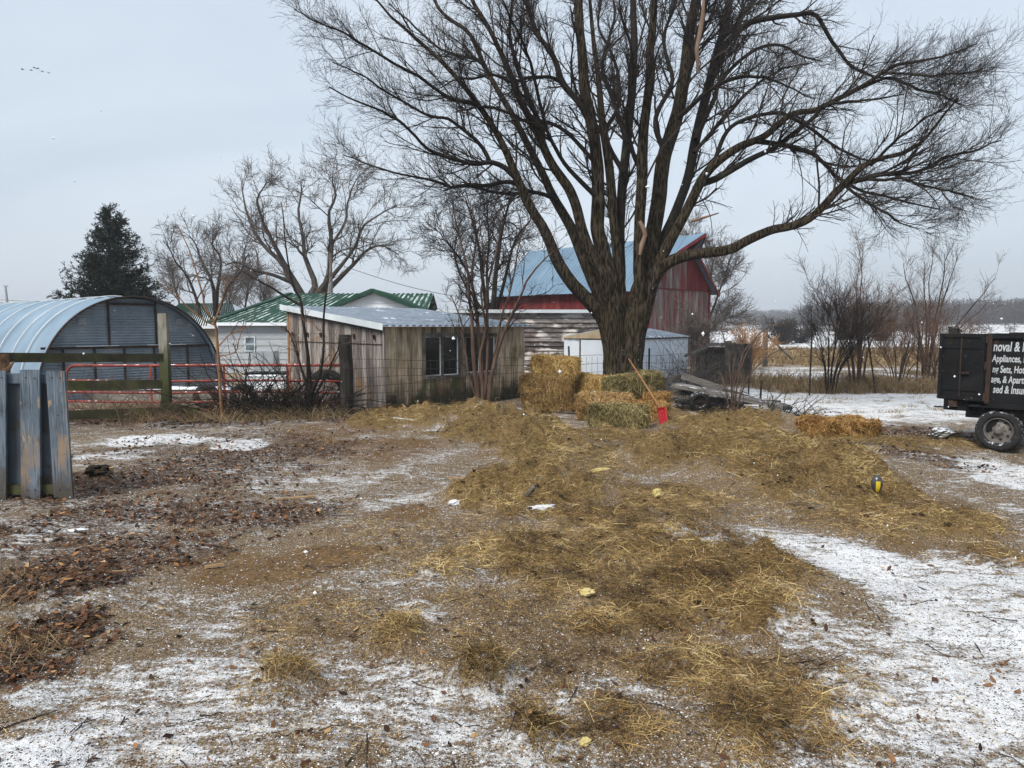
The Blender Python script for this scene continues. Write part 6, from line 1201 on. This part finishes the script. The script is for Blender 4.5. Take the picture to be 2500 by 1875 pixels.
# sticks
def sticks(n):
    x, y, w_ = scatter(n, None, 0, (2.4, 17), pw=1); z = height(x, y); a = g.uniform(0, 6.28, len(x)); L_ = g.uniform(.05, .28, len(x)); D = np.stack([np.cos(a), np.sin(a), g.normal(0, .04, len(x))], -1)
    P = np.stack([np.stack([x, y, z + .008], -1) + D * (L_ * t)[:, None] + g.normal(size=(len(x), 3)) * .006 for t in (0, .35, .7, 1)], 1); Rr = g.uniform(.0018, .005, len(x))[:, None] * np.linspace(1, .5, 4)[None]
    return tag(strands('fallen_twigs', [(P, Rr, 4)], TWIG), 'short dark twigs fallen over the yard', 'twigs', kind='stuff')
sticks(900)
# dry grass tufts: the left edge, the field fence and the snowy strip
DRYG = haymat('dry_grass', [(0, (.07, .048, .025)), (.4, (.19, .13, .065)), (.75, (.33, .245, .14)), (1, (.45, .37, .24))])
def grass(name, x, y, h, m, label, wd=(.004, .008), lean=.35):
    k_ = len(x); z = height(x, y); D = np.stack([g.normal(0, lean, k_), g.normal(0, lean, k_), np.ones(k_)], -1); D /= np.linalg.norm(D, axis=1, keepdims=True)
    V, Q = strips(np.stack([x, y, z - .01], -1), D, h, g.uniform(*wd, k_), np.stack([g.normal(0, .35, k_), g.normal(0, .35, k_), -np.abs(g.normal(.1, .2, k_))], -1), g.normal(size=(k_, 3)) * np.array([1, 1, .1]), 3)
    b = MB(); b.addq(V, Q, np.repeat(np.clip(g.normal(.5, .25, k_), 0, 1), 3)); return tag(b.build(name, m), label, 'grass', kind='stuff')
def clusters(cs, per, sd_):
    xs, ys = [], []
    for (cx, cy) in cs: xs.append(cx + g.normal(0, sd_, per)); ys.append(cy + g.normal(0, sd_, per))
    return np.concatenate(xs), np.concatenate(ys)
c_ = np.stack([g.uniform(X(1880, 21.6), X(2330, 21.6), 300), g.uniform(20.9, 23.0, 300)], -1); x, y = clusters(c_, 34, .10); grass('dry_grass', x, y, g.uniform(.15, .55, len(x)), DRYG, 'tall dry brown grass along the field fence', (.006, .012), .2)
c_ = np.stack([g.uniform(7, 30, 1500), g.uniform(23, 42, 1500)], -1); c_ = c_[fbm(c_[:, 0] * .35, c_[:, 1] * .35, 93, 4) > .53]; x, y = clusters(c_, 22, .16); grass('field_grass', x, y, g.uniform(.2, .6, len(x)), DRYG, 'pale dry weeds standing in the snowy field', (.010, .02), .2)
c_ = np.stack([g.uniform(11, 48, 1500), g.uniform(36, 60, 1500)], -1); x, y = clusters(c_, 16, .4); grass('meadow_grass', x, y, g.uniform(.2, .45, len(x)), DRYG, 'tan dry meadow band before the far snow', (.03, .06), .2)
c_ = np.stack([g.uniform(5.5, 13, 46), g.uniform(14.5, 20, 46)], -1); x, y = clusters(c_, 34, .13); grass('snow_tufts', x, y, g.uniform(.05, .16, len(x)), DRYG, 'small dry tufts poking through the snowy strip', (.006, .012), .6)
c0 = [gp(px * K, py * K) for px, py in ((10, 1240), (5, 1330), (30, 1350), (60, 1390), (20, 1420), (-20, 1390), (100, 1410), (40, 1280), (-30, 1300))]; x, y = clusters([(c[0], c[1]) for c in c0], 90, .10); grass('edge_grass', x, y, g.uniform(.06, .20, len(x)), DRYG, 'dead grass tufts at the leaf pile', (.002, .0045), .6)
c0 = [gp(px * K, py * K) for px, py in ((1640, 1205), (1655, 1215), (1040, 1468), (1020, 1475), (1070, 1465), (860, 1375), (1160, 1598), (1140, 1575), (1180, 1620), (620, 1468), (600, 1478))]; x, y = clusters([(c[0], c[1]) for c in c0], 150, .07); grass('hay_tufts', x, y, g.uniform(.05, .15, len(x)), HAY_OLIVE, 'small raised clumps of hay on the trampled ground', (.002, .004), 1.0)
c_ = np.stack([g.uniform(X(160, 15), X(830, 15), 240), g.uniform(14.5, 16.4, 240)], -1); x, y = clusters(c_, 26, .12); grass('fence_grass', x, y, g.uniform(.1, .4, len(x)), DRYG, 'dry grass at the foot of fence and gate', (.004, .008), .5)

# ---- small single things
FOAM = mat('dirty_foam', [(.3, (.55, .57, .58)), (.7, (.76, .79, .82))], sc=12, bump=.01); YF = mat('yellow_foam', [(.3, (.42, .34, .13)), (.7, (.60, .50, .25))], sc=12, bump=.012)
def chunk(name, px, py, s, m, label, cat, seed, sub=3, rz=0.3, amp=.6):
    bm_v = []; p_ = gp(px, py); n1_, n2_ = 30, 20; th = np.linspace(0, 2 * math.pi, n1_); ph = np.linspace(-math.pi / 2, math.pi / 2, n2_); A, B = np.meshgrid(th, ph, indexing='ij')
    d = 1 + (fbm(np.cos(A) * np.cos(B) * 2.6 + seed * 5, np.sin(A) * np.cos(B) * 2.6 + B * 2.2, seed, 5) - .5) * amp * 2 * np.cos(B); sx_, sy_, sz_ = s; c = np.sign(np.cos(B)) * np.abs(np.cos(B)) ** .6
    G = np.stack([np.cos(A) * c * d * sx_, np.sin(A) * c * d * sy_, np.sin(B) * sz_ * d + sz_ * .75], -1); b = MB(); G[-1] = G[0]; b.grid(G, .5); o_ = b.build(name, m, smooth=False); o_.location = (p_[0], p_[1], h1(p_[0], p_[1])); o_.rotation_euler = (0, 0, rz); return tag(o_, label, cat)
chunk('foam_slab', 1325, 1246, (.155, .08, .025), FOAM, 'flat white foam slab lying before the dark hay pile', 'foam', 3); chunk('foam_chunk', 1108, 1236, (.06, .045, .03), FOAM, 'small white foam chunk left of the foam slab', 'foam', 5)
chunk('foam_chunk', 1604, 1228, (.055, .05, .05), YF, 'round yellow foam chunk on the hay right of the slab', 'foam', 7); chunk('foam_chunk', 1432, 1640 - 190, (.055, .04, .025), YF, 'yellowish foam bit on the gravel in mid yard', 'foam', 9); chunk('foam_chunk', 1428, 1822, (.03, .024, .018), YF, 'tiny yellow crumb near the front edge', 'foam', 10)
chunk('paper_scrap', 184, 1300, (.10, .055, .012), FOAM, 'crumpled white scrap among the leaves near the windbreak', 'litter', 11); chunk('foam_sheet', 1470, 1150, (.14, .05, .03), YF, 'torn yellowish foam sheet lying on the mud', 'foam', 12)
chunk('mud_lump', 238, 1172, (.13, .09, .06), mat('dark_clod', [(.3, (.02, .015, .01)), (.7, (.07, .05, .03))], sc=12, bump=.03), 'dark round mud lump right of the windbreak', 'mud lump', 13, amp=1.2); chunk('snowy_rock', 2300, 1078, (.20, .14, .10), mat('rock_with_snow', [(.3, (.04, .04, .035)), (.7, (.12, .11, .09))], sc=8, top=((.68, .74, .80), .2, .4)), 'snow-capped rock left of the trailer wheel', 'rock', 14)
chunk('flat_stone', 1996, 1100, (.15, .07, .04), mat('pale_stone', [(.3, (.22, .20, .19)), (.7, (.42, .40, .38))], sc=8), 'pale flat stone in front of the loose orange bale', 'stone', 15)
chunk('dark_clump', 1228, 1158, (.11, .07, .05), CLOD, 'black clod on top edge of the dark hay pile', 'mud lump', 16, amp=.7)
p_ = gp(2139, 1226); bl = thing('yellow_black_ball', 'small black and yellow oval toy ball in the hay', 'ball', (p_[0], p_[1], h1(p_[0], p_[1]) - .01))
def ell(b, c, s, lo=0, hi=1, n=20, a0=0, a1=2 * math.pi, k_=1.0):
    A, B = np.meshgrid(np.linspace(a0, a1, n), np.linspace(-math.pi / 2 + math.pi * lo, -math.pi / 2 + math.pi * hi, n), indexing='ij'); b.grid(np.stack([c[0] + np.cos(A) * np.cos(B) * s[0] * k_, c[1] + np.sin(A) * np.cos(B) * s[1] * k_, c[2] + np.sin(B) * s[2] * k_], -1))
b = MB(); ell(b, (0, 0, .13), (.062, .058, .10)); b.build('shell', mat('glossy_black_shell', [(.3, (.02, .022, .025)), (.7, (.07, .075, .08))], sc=5, rough=.25, spec=.6), bl, smooth=True)
b = MB(); ell(b, (0, 0, .13), (.062, .058, .10), .05, .62, 20, R(235), R(280), 1.03); b.build('patch', mat('yellow_patch', [(.3, (.50, .38, .02)), (.7, (.62, .48, .03))], sc=4, rough=.4), bl, smooth=True)
def stick(px0, py0, px1, py1, w_, label, m=W_GREY, name='wood_plank', t=.02):
    a, c_ = gp(px0, py0), gp(px1, py1); a[2] = h1(a[0], a[1]) + .02; c_[2] = h1(c_[0], c_[1]) + .03; b = MB(); b.beam(a - a, c_ - a, w_, t); return tag(b.build(name, m, loc=a), label, 'plank')
PALEW = mat('splintered_pale_wood', [(.3, (.26, .16, .08)), (.7, (.42, .30, .18))], sc=5)
stick(1283, 1236, 1322, 1218, .05, 'short grey board end leaning by the foam slab'); stick(672, 1222, 770, 1214, .035, 'long splintered pale stick lying across the leaf litter', PALEW); stick(275, 1420, 320, 1410, .025, 'pale wood splinter near the brown mud, left of the yard', PALEW); stick(500, 1392, 545, 1388, .02, 'short splinter on the bare brown mud', PALEW); stick(960, 1034, 1010, 1036, .03, 'thin bleached stick on the hay near the coop', TRIM)
stick(1095, 1168, 1135, 1172, .025, 'thin reddish stick left of the dark hay pile', PALEW); stick(2150, 1035 + 68, 2010, 1082, .06, 'half buried grey log before the orange bale', W_GREY, 'log', .06)
stick(1400 - 80, 1004, 1415, 1010, .14, 'flat board under the tall hay stack edge', W_GREY)
# tyres, tarp, low wall and snow behind the gate
RUBB = mat('old_rubber', [(.3, (.010, .010, .011)), (.7, (.03, .03, .03))], sc=9)
def tyre_t(px, Y, label, r=.36, w_=.22, lean=.25):
    b = MB(); pr = [(-w_ / 2, r * .6), (-w_ / 2, r * .9), (-w_ * .3, r), (w_ * .3, r), (w_ / 2, r * .9), (w_ / 2, r * .6), (w_ * .3, r * .62), (-w_ * .3, r * .62), (-w_ / 2, r * .6)]
    b.grid(np.array([[(rr_ * math.cos(t), yy, rr_ * math.sin(t)) for yy, rr_ in pr] for t in np.linspace(0, 2 * math.pi, 40)])); o_ = b.build('old_tyre', RUBB, smooth=True); o_.location = (X(px, Y), Y, r * .92); o_.rotation_euler = (lean, 0, R(12)); return tag(o_, label, 'tyre', 'old tyres behind the gate')
tyre_t(500, 17.2, 'old tyre left of the young orange tree, behind the gate', .30); tyre_t(590, 17.4, 'old tyre partly under the brush pile, behind the gate', .30)
tyre_t(795, 17.0, 'dark round tyre standing against the board shed side wall', .50)
b = MB(); px0, px1 = X(165, 19), X(560, 19); b.box((px0, 18.9, -.1), (px1, 19.1, .30)); lw = b.build('low_wall', CONC); tag(lw, 'low pale concrete wall behind the rail fence and gate', 'wall')
xs_ = np.linspace(px0 - .05, px1 + .05, 60); G = np.array([[(x, 18.85 + .32 * v, .302 + .07 * math.sin(v * math.pi) * (.6 + .8 * float(fbm(np.array([x * 2]), np.array([.3]))[0]))) for v in np.linspace(0, 1, 6)] for x in xs_]); b = MB(); b.grid(G); tag(b.build('snow_ledge', SNOWM, smooth=True), 'snow lying along the top of the low wall', 'snow', kind='stuff')
chunk('red_tarp', 515, 1016, (.30, .16, .09), mat('faded_red_cloth', [(.3, (.22, .02, .03)), (.7, (.38, .06, .06))], sc=6), 'crumpled red cloth lying under the gate', 'cloth', 18)
# poles, wires, birds, flakes
up_ = MB(); up_.tube([(0, 0, 0), (0, 0, Z(618, 34))], [.17, .12], 10); tag(up_.build('utility_pole', mat('grey_pole', [(.3, (.17, .165, .16)), (.7, (.28, .27, .26))], sc=3), loc=(X(809, 34), 34, 0)), 'grey wooden utility pole standing behind the green roof', 'pole')
up_ = MB(); up_.tube([(0, 0, 0), (-.22, 0, Z(697, 55))], [.12, .08], 8); up_.box((-.4, -.05, Z(699, 55)), (-.05, .05, Z(697, 55))); tag(up_.build('thin_pole', GREY, loc=(X(30, 55), 55, 0)), 'thin pale pole on the skyline above the hut', 'pole')
for i_, (ya, yb) in enumerate(((722, 730), (729, 736), (750, 755), (763, 766))):
    b = MB(); a = at(-150, ya - 3, 55); c_ = at(300, yb + 6, 52); b.tube([a * (1 - t) + c_ * t - np.array([0, 0, .25 * math.sin(t * math.pi)]) for t in np.linspace(0, 1, 14)], .012, 4); tag(b.build('power_line', WIRE), ('uppermost', 'second', 'third', 'lowest')[i_] + ' overhead wire crossing the sky left of the spruce', 'wire', 'overhead wires left of the spruce')
b = MB(); a = at(812, 640, 34); c_ = at(1330, 740, 33); b.tube([a * (1 - t) + c_ * t - np.array([0, 0, .5 * math.sin(t * math.pi)]) for t in np.linspace(0, 1, 20)], .012, 4); tag(b.build('power_line', WIRE), 'overhead wire running from the utility pole towards the barn', 'wire')
BRD = mat('dark_bird', [(.3, (.03, .03, .032)), (.7, (.06, .06, .065))], sc=2)
for i_, (px, py) in enumerate(((55, 170), (76, 172), (84, 166), (92, 168), (103, 175), (118, 178))):
    b = MB(); b.tube([(-.24, 0, 0), (-.1, 0, .02), (.1, 0, .03), (.26, 0, .06)], [.02, .06, .07, .02], 6)
    for s_ in (-1, 1): b.addq([(-.12, 0, .04), (.14, 0, .04), (.02, s_ * .26, .14), (-.12, s_ * .24, .14), (-.02, s_ * .55, .08), (-.1, s_ * .55, .08)], [(0, 1, 2, 3), (3, 2, 4, 5)])
    o_ = b.build('bird', BRD); o_.location = at(px, py, 120); o_.rotation_euler = (R(12 * (i_ % 3)), 0, R(20 + 14 * i_)); tag(o_, ('first bird of the distant flock, flying alone ahead', 'second bird of the flock, low in the close pair', 'third bird of the flock, highest in the sky', 'fourth bird of the flock, beside the highest', 'fifth bird of the flock, lower than its neighbour', 'last and lowest bird of the flock')[i_], 'bird', 'distant flock of birds')
n = 260; a = g.uniform(R(-44), R(44), n); r_ = g.uniform(2.2, 17, n); x = np.sin(a) * r_; y = np.cos(a) * r_; z = g.uniform(.1, 3.2, n); s = g.uniform(.0035, .009, n)
ph = np.array([(0, 0, 1), (.9, 0, 0), (0, .9, .1), (-.9, 0, 0), (0, -.9, -.1), (0, 0, -1)]); P_ = np.stack([x, y, z], -1)[:, None] + ph[None] * s[:, None, None] * g.uniform(.6, 1.3, (n, 6, 1))
F = ((np.arange(n) * 6)[:, None, None] + np.array([(0, 1, 2), (0, 2, 3), (0, 3, 4), (0, 4, 1), (5, 2, 1), (5, 3, 2), (5, 4, 3), (5, 1, 4)])[None]).reshape(-1, 3)
me = mesh_np('snowflakes', P_.reshape(-1, 3), F.ravel(), np.arange(len(F)) * 3, np.full(len(F), 3)); tag(link('snowflakes', me, SNOWM), 'white snowflakes falling through the air over the yard', 'snow', kind='stuff')
